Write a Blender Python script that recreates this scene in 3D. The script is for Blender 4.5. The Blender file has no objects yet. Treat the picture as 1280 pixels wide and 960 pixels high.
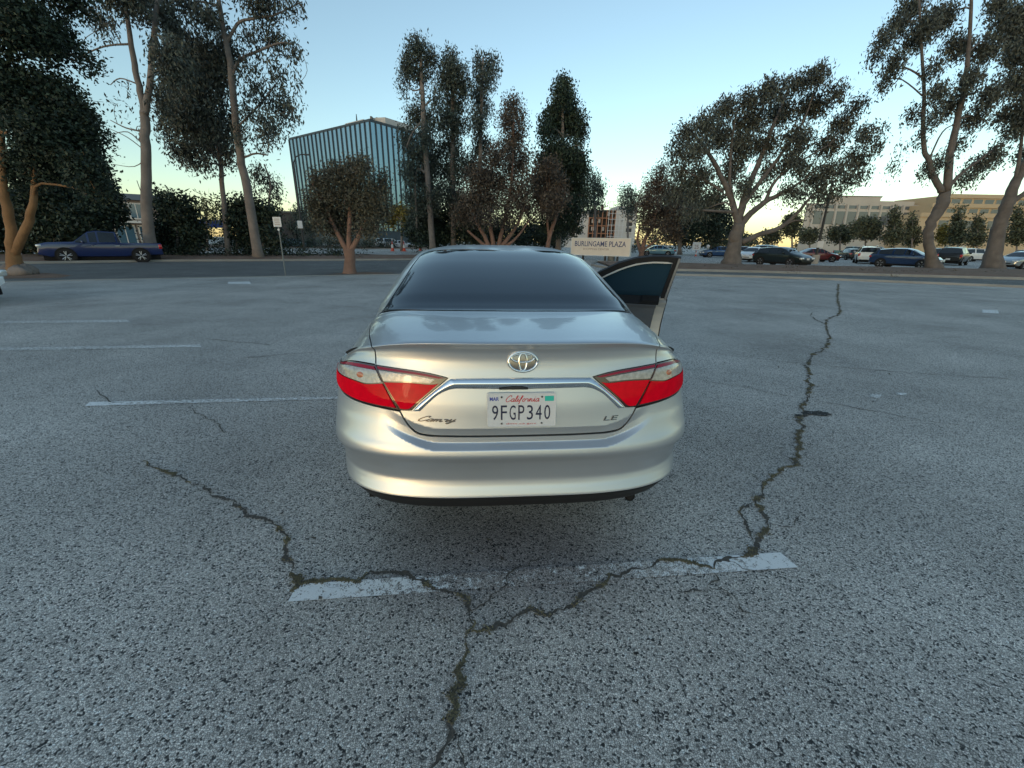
import bpy, math, random
import numpy as np
from mathutils import Vector, Matrix, geometry
R = math.radians
rng = np.random.default_rng(7)
scene = bpy.context.scene
col = scene.collection

# ---------------------------------------------------------------- camera, sky, sun, exposure
cam_data = bpy.data.cameras.new('camera')
cam_data.sensor_width = 36.0
cam_data.lens = 36.0*519.9/1280.0
cam_data.clip_start = .05
cam_data.clip_end = 6000
cam = bpy.data.objects.new('camera', cam_data)
cam.matrix_world = Matrix.Translation((0, 0, 1.516)) @ Matrix.Rotation(R(90-18.86), 4, 'X') @ Matrix.Rotation(R(1.04), 4, 'Z')
col.objects.link(cam)
scene.camera = cam

SUN_ELEV, SUN_AZ = 5.0, 207.0            # degrees; azimuth clockwise from +Y (straight ahead)
world = bpy.data.worlds.new('World')
scene.world = world
world.use_nodes = True
wn = world.node_tree
bg = wn.nodes['Background']
sky = wn.nodes.new('ShaderNodeTexSky')
sky.sky_type = 'NISHITA'
sky.sun_disc = False
sky.sun_elevation = R(SUN_ELEV)
sky.sun_rotation = R(SUN_AZ)
sky.altitude = 0
sky.air_density = 1.0
sky.dust_density = .4
sky.ozone_density = 2.0
air = wn.nodes.new('ShaderNodeMix'); air.data_type = 'RGBA'; air.blend_type = 'MULTIPLY'; air.inputs[0].default_value = 1
air.inputs[7].default_value = (.97, 1.0, .93, 1)            # slightly greenish evening air
wn.links.new(sky.outputs[0], air.inputs[6])
hs = wn.nodes.new('ShaderNodeHueSaturation'); hs.inputs['Saturation'].default_value = .86      # evening haze pales the sky
wn.links.new(air.outputs[2], hs.inputs['Color'])
wn.links.new(hs.outputs[0], bg.inputs[0])
bg.inputs[1].default_value = 0.15
sun_data = bpy.data.lights.new('sun', 'SUN')
sun_data.energy = .03
sun_data.angle = R(5)
sun_data.color = (1.0, .66, .34)
sun = bpy.data.objects.new('sun', sun_data)
_d = Vector((math.sin(R(SUN_AZ))*math.cos(R(SUN_ELEV)), math.cos(R(SUN_AZ))*math.cos(R(SUN_ELEV)), math.sin(R(SUN_ELEV))))
sun.rotation_euler = _d.to_track_quat('Z', 'Y').to_euler()
col.objects.link(sun)
vs = scene.view_settings
vs.view_transform = 'Standard'
vs.look = 'None'
vs.exposure = 1.45
vs.gamma = 1.0

# ---------------------------------------------------------------- helpers
def mat(name, color=(.5, .5, .5), rough=.5, metal=0., noise=None, bump=None, coat=0., spec=.5, trans=0., coord='Object', island=None):
    """principled material; noise = (scale, amount) varies the colour, bump = (scale, strength, distance), island = random value per loose piece"""
    m = bpy.data.materials.new(name); m.use_nodes = True
    nt = m.node_tree; p = nt.nodes['Principled BSDF']
    p.inputs['Base Color'].default_value = (*color, 1)
    p.inputs['Roughness'].default_value = rough
    p.inputs['Metallic'].default_value = metal
    p.inputs['Coat Weight'].default_value = coat
    p.inputs['Coat Roughness'].default_value = .03
    p.inputs['Specular IOR Level'].default_value = spec
    p.inputs['Transmission Weight'].default_value = trans
    tc = nt.nodes.new('ShaderNodeTexCoord') if (noise or bump) else None
    last = None
    def scaled(f):
        mx = nt.nodes.new('ShaderNodeMix'); mx.data_type = 'RGBA'; mx.blend_type = 'MULTIPLY'; mx.inputs[0].default_value = 1
        if last is None: mx.inputs[6].default_value = (*color, 1)
        else: nt.links.new(last, mx.inputs[6])
        nt.links.new(f, mx.inputs[7]); return mx.outputs[2]
    def ranged(sock, lo, hi):
        r = nt.nodes.new('ShaderNodeMapRange'); r.inputs[3].default_value = lo; r.inputs[4].default_value = hi
        nt.links.new(sock, r.inputs[0]); return r.outputs[0]
    if noise:
        n = nt.nodes.new('ShaderNodeTexNoise'); n.inputs['Scale'].default_value = noise[0]; n.inputs['Detail'].default_value = 6
        nt.links.new(tc.outputs[coord], n.inputs['Vector'])
        last = scaled(ranged(n.outputs[0], 1-2*noise[1], 1+2*noise[1]))
    if island:
        g = nt.nodes.new('ShaderNodeNewGeometry')
        tone = nt.nodes.new('ShaderNodeMix'); tone.data_type = 'RGBA'; tone.blend_type = 'MIX'
        tone.inputs[6].default_value = (1-island, 1-island, 1-island*.9, 1); tone.inputs[7].default_value = (1+island*1.05, 1+island, 1+island*.65, 1)
        nt.links.new(g.outputs['Random Per Island'], tone.inputs[0])
        last = scaled(tone.outputs[2])
    if last is not None: nt.links.new(last, p.inputs['Base Color'])
    if bump:
        n2 = nt.nodes.new('ShaderNodeTexNoise'); n2.inputs['Scale'].default_value = bump[0]; n2.inputs['Detail'].default_value = 5
        nt.links.new(tc.outputs[coord], n2.inputs['Vector'])
        b = nt.nodes.new('ShaderNodeBump'); b.inputs['Strength'].default_value = bump[1]; b.inputs['Distance'].default_value = bump[2]
        nt.links.new(n2.outputs[0], b.inputs['Height']); nt.links.new(b.outputs[0], p.inputs['Normal'])
    return m

def mesh_obj(name, verts, faces, m, parent=None, smooth=False, normals=None):
    me = bpy.data.meshes.new(name)
    me.from_pydata([tuple(map(float, v)) for v in verts], [], [tuple(map(int, f)) for f in faces])
    return link(name, me, m, parent, smooth, normals)
def link(name, me, m, parent=None, smooth=False, normals=None):
    for x in (m if isinstance(m, (list, tuple)) else [m]): me.materials.append(x)
    if smooth: me.polygons.foreach_set('use_smooth', [True]*len(me.polygons))
    me.update()
    if normals is not None: me.normals_split_custom_set_from_vertices([tuple(map(float, n)) for n in normals])
    o = bpy.data.objects.new(name, me); col.objects.link(o)
    if parent is not None: o.parent = parent
    return o
def quads_obj(name, v, f, m, parent=None, smooth=False):
    """fast path: v (n,3) array, f (k,4) or (k,3) array"""
    v = np.ascontiguousarray(v, np.float32); f = np.ascontiguousarray(f, np.int32); w = f.shape[1]
    me = bpy.data.meshes.new(name)
    me.vertices.add(len(v)); me.vertices.foreach_set('co', v.ravel())
    me.loops.add(f.size); me.loops.foreach_set('vertex_index', f.ravel())
    me.polygons.add(len(f)); me.polygons.foreach_set('loop_start', np.arange(0, f.size, w, dtype=np.int32)); me.polygons.foreach_set('loop_total', np.full(len(f), w, np.int32))
    me.update(calc_edges=True)
    return link(name, me, m, parent, smooth)
def tag(o, label=None, cat=None, group=None, kind=None):
    if label: o['label'] = label
    if cat: o['category'] = cat
    if group: o['group'] = group
    if kind: o['kind'] = kind
    return o
def thing(name, label, cat, loc=(0, 0, 0), rz=0., group=None):
    o = bpy.data.objects.new(name, None); col.objects.link(o)
    o.empty_display_size = .1
    o.location = loc; o.rotation_euler = (0, 0, rz)
    return tag(o, label, cat, group)
class MB:
    """collects shapes into one mesh"""
    def __init__(s): s.v = []; s.f = []
    def add(s, v, f):
        k = len(s.v); s.v += [tuple(map(float, x)) for x in v]; s.f += [tuple(int(i)+k for i in q) for q in f]; return s
    def box(s, x0, x1, y0, y1, z0, z1, bev=0.):
        if bev <= 0:
            v = [(x, y, z) for z in (z0, z1) for y in (y0, y1) for x in (x0, x1)]
            return s.add(v, [(0, 2, 3, 1), (4, 5, 7, 6), (0, 1, 5, 4), (2, 6, 7, 3), (0, 4, 6, 2), (1, 3, 7, 5)])
        b = bev; pts = []
        for z, i in ((z0, b), (z0+b, 0), (z1-b, 0), (z1, b)):
            pts.append([(x0+i+b, y0+i, z), (x1-i-b, y0+i, z), (x1-i, y0+i+b, z), (x1-i, y1-i-b, z), (x1-i-b, y1-i, z), (x0+i+b, y1-i, z), (x0+i, y1-i-b, z), (x0+i, y0+i+b, z)])
        return s.rings(pts, True, True)
    def rings(s, rows, cap0=False, cap1=False, closed=True):
        n = len(rows[0]); k = len(s.v)
        for r in rows: s.v += [tuple(map(float, x)) for x in r]
        for i in range(len(rows)-1):
            for j in range(n if closed else n-1):
                a = k+i*n+j; b = k+i*n+(j+1) % n
                s.f.append((a, b, b+n, a+n))
        if cap0: s.f.append(tuple(range(k+n-1, k-1, -1)))
        if cap1: s.f.append(tuple(range(k+(len(rows)-1)*n, k+len(rows)*n)))
        return s
    def tube(s, pts, rad, seg=8, cap=True):
        pts = [Vector(p) for p in pts]
        if not hasattr(rad, '__len__'): rad = [rad]*len(pts)
        rows = []; up = None
        for i, p in enumerate(pts):
            d = (pts[min(i+1, len(pts)-1)]-pts[max(i-1, 0)]).normalized()
            if up is None: up = Vector((0, 0, 1)) if abs(d.z) < .9 else Vector((1, 0, 0))
            x = d.cross(up).normalized(); y = x.cross(d).normalized(); up = y
            rows.append([p+(x*math.cos(2*math.pi*k/seg)+y*math.sin(2*math.pi*k/seg))*rad[i] for k in range(seg)])
        return s.rings(rows, cap, cap)
    def cyl(s, c, axis, r, h, seg=24, r2=None):
        a = Vector(axis).normalized(); c = Vector(c)
        return s.tube([c-a*h/2, c+a*h/2], [r, r if r2 is None else r2], seg)
    def build(s, name, m, parent=None, smooth=False):
        return mesh_obj(name, s.v, s.f, m, parent, smooth)
def shade_auto(o, ang=35):
    """smooth shading with hard edges above an angle"""
    me = o.data
    me.polygons.foreach_set('use_smooth', [True]*len(me.polygons))
    me.set_sharp_from_angle(angle=R(ang))
    return o
def crom(pts, step, closed=False):
    """catmull-rom through points, resampled at about step"""
    p = np.array(pts, float); n = len(p); out = []
    m = n if closed else n-1
    for i in range(m):
        g = lambda k: p[k % n] if closed else p[min(max(k, 0), n-1)]
        a, b, c_, d = g(i-1), g(i), g(i+1), g(i+2)
        k = max(1, int(np.linalg.norm(c_-b)/step))
        for t in np.arange(k)/k:
            out.append(.5*((2*b)+(c_-a)*t+(2*a-5*b+4*c_-d)*t*t+(3*b-a-3*c_+d)*t**3))
    if not closed: out.append(p[-1])
    return np.array(out)
def text_mesh(body, size=1., extrude=0., shear=0., xs=1., bold=0., space=1.):
    """(verts, faces) of a line of type, centred, lying in the xy plane"""
    c = bpy.data.curves.new('type', 'FONT'); c.body = body; c.size = size; c.extrude = extrude
    c.align_x = 'CENTER'; c.align_y = 'CENTER'; c.shear = shear; c.offset = bold; c.space_character = space; c.resolution_u = 3
    o = bpy.data.objects.new('type', c); col.objects.link(o)
    dg = bpy.context.evaluated_depsgraph_get()
    me = bpy.data.meshes.new_from_object(o.evaluated_get(dg))
    v = np.array([x.co[:] for x in me.vertices]); f = [tuple(p.vertices) for p in me.polygons]
    bpy.data.objects.remove(o); bpy.data.curves.remove(c); bpy.data.meshes.remove(me)
    v[:, 0] *= xs
    return v, f
def text_fit(body, w, h, extrude=.001, shear=0., bold=0.):
    """type stretched to a given width and height"""
    v, f = text_mesh(body, 1., 0.0, shear, 1., bold)
    lo, hi = v.min(0), v.max(0)
    v = (v-(lo+hi)/2)/np.maximum(hi-lo, 1e-6)*np.array([w, h, 0])
    v[:, 2] = 0
    return v, f
CRACKS = [([(-2.605, 2.593), (-2.347, 2.461), (-2.077, 2.351), (-1.78, 2.18), (-1.585, 2.065), (-1.35, 1.94), (-1.216, 1.83), (-1.12, 1.695), (-0.981, 1.527), (-0.989, 1.471)], 0.012, 0.022, 0.5), ([(-0.978, 1.522), (-0.737, 1.552), (-0.52, 1.587), (-0.401, 1.57), (-0.32, 1.495), (-0.224, 1.435), (-0.175, 1.341), (-0.147, 1.303)], 0.014, 0.022, 0.8), ([(-0.144, 1.337), (-0.154, 1.303), (-0.178, 1.23), (-0.177, 1.116), (-0.168, 1.003), (-0.175, 0.916), (-0.21, 0.859), (-0.232, 0.807)], 0.02, 0.026, 1.0), ([(-0.146, 1.284), (-0.048, 1.305), (0.086, 1.358), (0.226, 1.389), (0.365, 1.492), (0.497, 1.591), (0.647, 1.646), (0.777, 1.682), (0.905, 1.702), (1.017, 1.656)], 0.018, 0.022, 0.7), ([(-0.175, 1.341), (-0.098, 1.403), (-0.038, 1.516), (0.036, 1.616), (0.137, 1.699), (0.223, 1.758)], 0.01, 0.005, 0), ([(1.017, 1.656), (1.109, 1.723), (1.176, 1.742), (1.331, 1.867), (1.461, 2.005), (1.523, 2.158), (1.534, 2.241), (1.701, 2.427), (1.852, 2.574), (2.073, 2.692), (2.232, 2.892), (2.417, 3.179), (2.651, 3.518), (2.926, 3.905), (3.296, 4.349), (3.658, 4.887), (4.328, 5.868), (4.862, 6.382), (5.593, 7.244), (6.552, 8.699), (7.166, 9.438), (8.159, 10.461), (10.426, 13.626), (14.374, 18.949)], 0.024, 0.05, 0.35), ([(1.331, 1.867), (1.335, 1.967), (1.387, 2.084), (1.467, 2.188), (1.534, 2.241)], 0.016, 0.016, 0.1), ([(1.017, 1.656), (0.938, 1.538), (0.776, 1.516)], 0.018, 0.006, 0), ([(0.938, 1.538), (1.002, 1.449), (1.088, 1.348)], 0.01, 0.004, 0), ([(2.926, 3.905), (3.296, 4.349), (3.663, 4.644)], 0.01, 0.004, 0), ([(6.552, 8.699), (6.931, 9.735), (7.466, 10.382)], 0.03, 0.01, 0), ([(2.146, 4.798), (2.556, 4.497), (3.053, 4.138), (3.612, 3.791), (3.978, 3.523), (4.485, 3.326)], 0.01, 0.008, 0), ([(2.714, 6.223), (3.609, 5.689), (4.482, 5.351), (6.367, 4.949)], 0.01, 0.01, 0), ([(-4.269, 3.995), (-3.924, 3.738), (-3.725, 3.664), (-3.649, 3.752)], 0.014, 0.01, 0), ([(-3.014, 3.577), (-2.72, 3.402), (-2.418, 3.162), (-2.217, 2.976)], 0.01, 0.006, 0), ([(-5.004, 6.425), (-4.144, 6.161), (-3.512, 6.004)], 0.016, 0.01, 0), ([(-3.594, 5.281), (-3.086, 5.524), (-2.716, 5.682)], 0.014, 0.008, 0), ([(-4.752, 3.696), (-4.444, 3.844), (-4.191, 3.999)], 0.008, 0.006, 0)]
STRIPES = [(([(-0.974, 1.513), (-0.967, 1.414)], [(1.419, 1.783), (1.446, 1.677)]), [0.42, 0.4, 0.3, 0.12, -0.1, -0.14, -0.16, -0.14, -0.1, -0.02, 0.08, 0.26, 0.4, 0.45]), (([(-4.021, 3.67), (-3.969, 3.57)], [(-1.702, 3.941), (-1.676, 3.874)]), [0.5, 0.24, 0.1, 0.12, 0.08, 0.12, 0.12]), (([(-7.672, 5.498), (-7.467, 5.338)], [(-4.614, 5.969), (-4.492, 5.83)]), [-0.04, 0.02, 0.06, 0.16]), (([(-10.003, 7.319), (-9.742, 7.115)], [(-7.253, 7.76), (-7.026, 7.536)]), [-0.04, 0.0, 0.05, 0.12]), (([(-10.119, 15.043), (-9.689, 14.385)], [(-9.521, 15.32), (-8.983, 14.519)]), [0.3, 0.3]), (([(12.701, 11.386), (12.051, 10.775)], [(12.998, 11.281), (12.385, 10.686)]), [0.3, 0.3]), (([(3.953, 4.307), (3.833, 4.201)], [(4.041, 4.286), (3.938, 4.183)]), [0.1, 0.2]), (([(4.276, 4.375), (4.206, 4.295)], [(4.373, 4.354), (4.302, 4.275)]), [0.1, 0.2]), (([(-10.688, 9.082), (-10.515, 8.927)], [(-9.66, 9.853), (-9.492, 9.673)]), [-0.2, -0.1]), (([(4.94, 10.875), (4.816, 10.587)], [(7.446, 10.901), (7.258, 10.612)]), [-0.2, -0.15])]
STAINS = [((2.936, 3.72), 0.16, 0.07), ((-0.077, 1.792), 0.014, 0.012), ((0.503, 1.199), 0.012, 0.008), ((0.454, 1.019), 0.01, 0.008), ((2.738, 3.652), 0.06, 0.04)]
TREES = [
   ('spreading_tree', 'huge dark tree at the left edge with two orange lit trunks', None, [[(-18.96, 16.2, -0.05, 0.264), (-18.75, 16.2, 0.75, 0.19), (-18.55, 16.2, 1.54, 0.152), (-18.41, 16.2, 2.31, 0.149), (-18.24, 16.2, 3.21, 0.113), (-17.48, 16.2, 5.14, 0.078), (-16.5, 16.2, 7.19, 0.045)], [(-18.75, 16.2, 0.75, 0.155), (-18.09, 16.2, 1.5, 0.137), (-17.64, 16.2, 2.11, 0.128), (-17.28, 16.2, 2.78, 0.101), (-17.61, 17.2, 4.62, 0.065), (-16.62, 17.2, 6.14, 0.048)], [(-18.18, 16.2, 3.28, 0.065), (-18.6, 16.2, 4.65, 0.046), (-18.84, 16.2, 6.05, 0.029)]], [(-15.31, 15.45, 7.54, 0.98, 0.82, 9868), (-15.71, 16.95, 7.7, 0.75, 0.75, 3684), (-14.51, 16.72, 8.53, 0.63, 0.34, 1006), (-16.23, 15.67, 5.71, 0.96, 0.96, 9950), (-15.37, 16.19, 5.64, 0.85, 0.85, 6661), (-14.86, 16.09, 4.8, 0.67, 0.69, 3914), (-16.72, 16.55, 4.0, 1.09, 0.79, 7236), (-18.15, 16.72, 3.75, 0.59, 0.59, 2960), (-14.47, 15.41, 3.49, 0.54, 0.58, 2763), (-16.98, 15.25, 6.43, 0.79, 1.26, 13158), (-20.03, 16.92, 4.01, 0.75, 0.75, 5263), (-14.84, 16.06, 9.38, 1.33, 0.83, 13158), (-14.24, 16.49, 7.0, 0.35, 0.35, 426), (-15.34, 15.08, 4.57, 0.7, 0.53, 3947), (-14.93, 16.13, 2.94, 0.29, 0.38, 497)], 'dense', 0.124, 'orange') ,
   ('evergreen_tree', 'black green evergreen standing right behind the blue pickup', None, [[(-28.55, 29.0, -0.05, 0.167), (-27.95, 29.0, 2.15, 0.131), (-27.61, 29.0, 4.07, 0.095)], [(-32.16, 29.0, 0.33, 0.158), (-31.84, 29.0, 1.84, 0.123), (-31.65, 29.0, 3.53, 0.09)]], [(-28.95, 27.82, 3.24, 1.38, 1.38, 9824), (-29.21, 31.06, 4.5, 1.35, 1.79, 9394), (-27.15, 27.31, 1.87, 1.6, 0.89, 6908), (-33.48, 29.86, 2.59, 1.62, 1.44, 11052), (-28.9, 27.17, 1.37, 1.38, 0.69, 4912), (-26.64, 28.14, 2.37, 0.59, 1.04, 2750), (-29.18, 31.01, 6.2, 1.35, 1.16, 6447), (-33.39, 27.81, 2.01, 1.31, 1.31, 9824), (-33.76, 29.61, 1.06, 1.46, 0.65, 4421), (-26.03, 28.91, 3.05, 0.54, 0.69, 1547)], 'dense', 0.237, 'pale') ,
   ('eucalyptus_tree', 'tall pale trunked gum tree forking high above the tail of the pickup', None, [[(-23.12, 27.5, -0.05, 0.335), (-22.38, 27.5, 4.0, 0.274), (-21.74, 27.5, 6.58, 0.249), (-21.45, 27.5, 7.8, 0.23), (-21.39, 27.5, 8.2, 0.213)], [(-21.41, 27.5, 8.12, 0.183), (-21.36, 27.5, 9.18, 0.164), (-21.31, 27.5, 10.51, 0.146), (-21.15, 27.5, 12.33, 0.113), (-20.99, 27.5, 14.39, 0.082)], [(-21.37, 27.5, 8.13, 0.183), (-20.76, 27.5, 9.38, 0.16), (-20.23, 27.5, 10.9, 0.148), (-19.54, 27.5, 12.7, 0.116), (-18.67, 27.5, 14.75, 0.085)], [(-21.18, 27.5, 11.43, 0.057), (-22.53, 27.5, 11.34, 0.045), (-23.63, 27.5, 11.03, 0.036), (-24.86, 27.5, 10.53, 0.022)], [(-21.66, 27.5, 7.2, 0.049), (-22.63, 27.5, 7.38, 0.039), (-23.45, 27.5, 7.77, 0.021)], [(-21.92, 27.5, 6.58, 0.037), (-22.6, 27.5, 7.18, 0.027), (-23.57, 27.5, 7.04, 0.015)], [(-21.39, 27.5, 9.57, 0.042), (-22.3, 27.5, 9.82, 0.032), (-22.94, 27.5, 9.5, 0.02)], [(-21.8, 27.5, 6.16, 0.031), (-22.68, 27.5, 6.89, 0.024), (-23.71, 27.5, 7.37, 0.015)], [(-21.71, 27.5, 5.95, 0.032), (-22.72, 27.5, 5.38, 0.022), (-24.03, 27.5, 5.49, 0.012)], [(-23.63, 27.5, 11.03, 0.025), (-23.77, 27.5, 11.57, 0.019), (-22.89, 27.5, 12.02, 0.014)]], [(-23.21, 28.26, 12.89, 0.52, 0.26, 401), (-19.73, 25.63, 12.95, 1.34, 0.59, 2826), (-19.6, 28.22, 13.0, 0.77, 0.98, 1934), (-18.22, 26.15, 10.28, 0.8, 1.17, 2637), (-20.3, 29.43, 14.96, 1.42, 0.71, 2512), (-21.97, 27.0, 12.11, 0.31, 0.19, 131), (-20.94, 28.06, 13.27, 0.47, 0.47, 369), (-20.49, 27.87, 9.3, 0.43, 0.65, 474), (-22.15, 27.73, 9.51, 0.21, 0.17, 47), (-22.05, 27.78, 7.54, 0.18, 0.14, 31), (-22.65, 27.22, 8.5, 0.34, 0.17, 47)], 'euc', 0.25, 'pale') ,
   ('eucalyptus_tree', 'gum tree with a thin trunk and a dark hanging crown left of the leaning gum', None, [[(-21.77, 33.0, -0.05, 0.196), (-21.36, 33.0, 4.05, 0.169), (-21.04, 33.0, 6.41, 0.148), (-21.01, 33.0, 8.65, 0.119), (-20.93, 33.0, 10.56, 0.101), (-20.71, 33.0, 13.27, 0.075)], [(-21.04, 33.0, 6.41, 0.074), (-21.62, 33.0, 7.41, 0.06), (-22.5, 33.0, 7.75, 0.039)], [(-21.01, 33.0, 8.65, 0.079), (-21.97, 33.0, 10.07, 0.061), (-22.52, 33.0, 11.68, 0.045)]], [(-24.3, 35.37, 12.41, 1.2, 1.85, 3918), (-20.28, 31.08, 10.24, 1.09, 2.09, 4898), (-21.17, 30.95, 8.64, 1.26, 1.26, 3391), (-22.8, 35.06, 8.57, 1.28, 1.37, 2743), (-22.82, 31.99, 7.2, 0.97, 0.61, 1160), (-21.7, 31.87, 6.47, 0.9, 0.4, 474), (-20.35, 33.63, 9.3, 0.66, 1.33, 1181), (-21.16, 32.47, 13.07, 1.01, 1.05, 2260), (-24.59, 34.36, 10.4, 0.72, 1.13, 1507), (-20.01, 32.43, 7.08, 0.47, 0.65, 369), (-25.36, 34.28, 9.38, 0.54, 0.91, 542), (-19.56, 32.1, 12.1, 0.86, 1.51, 2637)], 'euc', 0.3, 'pale') ,
   ('eucalyptus_tree', 'leaning gum tree with a tan trunk and ragged branches reaching right', None, [[(-18.01, 30.5, -0.05, 0.311), (-17.99, 30.5, 3.64, 0.281), (-18.04, 30.5, 6.77, 0.237), (-17.95, 30.5, 9.02, 0.207), (-17.73, 30.5, 11.17, 0.18), (-17.75, 30.5, 13.2, 0.146), (-17.75, 30.5, 15.5, 0.107)], [(-17.72, 30.5, 10.96, 0.094), (-17.06, 30.5, 11.8, 0.083), (-15.9, 30.5, 12.26, 0.073), (-14.46, 30.5, 12.69, 0.055), (-13.59, 30.5, 12.66, 0.03)], [(-17.73, 30.5, 12.6, 0.091), (-16.85, 30.5, 13.6, 0.084), (-16.09, 30.5, 13.85, 0.071), (-14.62, 30.5, 14.06, 0.054), (-12.8, 30.5, 14.74, 0.029)], [(-17.84, 30.5, 6.44, 0.069), (-17.11, 30.5, 6.69, 0.058), (-16.24, 30.5, 6.61, 0.039)], [(-17.98, 30.5, 8.14, 0.068), (-16.24, 30.5, 9.49, 0.057), (-15.05, 30.5, 10.58, 0.038)], [(-13.39, 30.5, 12.66, 0.019), (-13.0, 30.5, 11.32, 0.015), (-13.82, 30.5, 10.47, 0.012)]], [(-15.21, 30.69, 14.56, 1.25, 0.37, 746), (-13.15, 30.21, 14.57, 0.59, 0.25, 232), (-15.39, 31.53, 13.39, 0.97, 0.44, 607), (-16.17, 30.22, 13.03, 0.37, 0.41, 248), (-13.74, 30.52, 12.38, 0.52, 0.39, 238), (-14.74, 30.15, 11.02, 0.52, 0.69, 424), (-16.26, 30.32, 10.21, 0.65, 0.52, 497), (-15.53, 31.65, 9.9, 0.79, 0.74, 751), (-15.33, 29.36, 8.14, 0.86, 0.6, 773), (-14.2, 30.42, 9.06, 0.41, 0.45, 174), (-16.89, 30.04, 9.14, 0.34, 0.51, 265), (-13.67, 30.28, 10.41, 0.27, 0.45, 99), (-19.0, 32.79, 13.22, 0.53, 1.54, 1160), (-18.32, 30.03, 13.96, 0.85, 0.62, 972), (-19.53, 30.74, 14.63, 0.7, 0.47, 596), (-16.54, 30.37, 11.56, 0.51, 0.42, 232), (-15.99, 30.81, 11.92, 0.43, 0.34, 132), (-16.25, 30.36, 7.59, 0.81, 0.31, 243), (-17.38, 29.76, 7.76, 0.3, 0.69, 216), (-15.36, 30.18, 15.2, 1.6, 0.6, 1657)], 'euc', 0.277, 'pale') ,
   ('slender_tree', 'small slender tree with a see-through crown beside the grey shed', None, [[(-23.41, 42.0, -0.05, 0.116), (-23.04, 42.0, 4.13, 0.101), (-22.54, 42.0, 6.17, 0.083), (-22.84, 42.0, 7.81, 0.054)], [(-22.91, 42.0, 4.47, 0.056), (-23.99, 42.0, 5.48, 0.044), (-23.84, 42.0, 7.14, 0.033)]], [(-23.28, 41.58, 7.29, 0.75, 0.56, 339), (-22.91, 43.2, 6.17, 0.67, 0.8, 376), (-23.41, 42.94, 6.81, 0.65, 0.65, 314), (-22.37, 42.7, 5.02, 0.53, 0.53, 140), (-24.28, 42.41, 6.06, 0.39, 0.45, 92), (-23.08, 42.63, 4.17, 0.53, 0.53, 120)], 'euc', 0.305, 'pale') ,
   ('round_shrub', 'rounded dark shrub at the foot of the pale forked gum tree', None, [[(-25.63, 33.0, -0.05, 0.126), (-25.24, 33.0, 1.79, 0.082), (-24.85, 33.0, 2.91, 0.061)]], [(-23.6, 31.33, 3.25, 1.07, 0.8, 2712), (-26.4, 33.72, 1.78, 1.16, 1.07, 3315), (-23.24, 31.78, 1.9, 0.75, 1.03, 2210), (-25.83, 32.93, 3.97, 0.55, 0.55, 633), (-25.73, 33.69, 0.92, 1.29, 0.59, 1959), (-27.49, 33.62, 1.07, 0.58, 0.67, 1055)], 'dense', 0.24, 'pale') ,
   ('bushy_shrub', 'tall bush with dead hanging stems at the base of the leaning gum tree', None, [[(-21.17, 34.5, -0.05, 0.141), (-20.98, 34.5, 1.89, 0.115), (-20.46, 34.5, 3.35, 0.091)], [(-20.02, 34.5, 0.24, 0.095), (-19.65, 34.5, 1.62, 0.075), (-19.2, 34.5, 2.8, 0.047)], [(-22.07, 34.5, 0.2, 0.093), (-21.79, 34.5, 1.58, 0.069), (-21.26, 34.5, 3.05, 0.045)]], [(-20.42, 34.49, 3.52, 1.38, 0.85, 2351), (-20.93, 33.7, 2.16, 0.93, 1.04, 2034), (-19.99, 34.93, 2.51, 0.88, 0.99, 1627), (-18.64, 34.05, 3.18, 0.53, 0.53, 565), (-21.79, 34.45, 3.32, 0.52, 0.62, 678), (-22.12, 36.62, 1.29, 1.49, 0.8, 1645), (-18.41, 33.33, 1.45, 0.64, 0.85, 759)], 'dense', 0.251, 'pale') ,
   ('yucca_plant', 'spiky yucca clump showing between the shrubs on the left', None, [[(-33.84, 48.0, -0.05, 0.124), (-33.47, 48.0, 2.37, 0.123), (-33.12, 48.0, 3.99, 0.097)]], [(-32.31, 46.77, 4.46, 0.82, 0.48, 158), (-32.33, 48.18, 4.25, 0.64, 0.43, 101), (-32.98, 46.7, 3.52, 0.82, 0.41, 135), (-32.64, 48.03, 3.12, 0.72, 0.43, 113)], 'spike', 0.698, 'pale') ,
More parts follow.
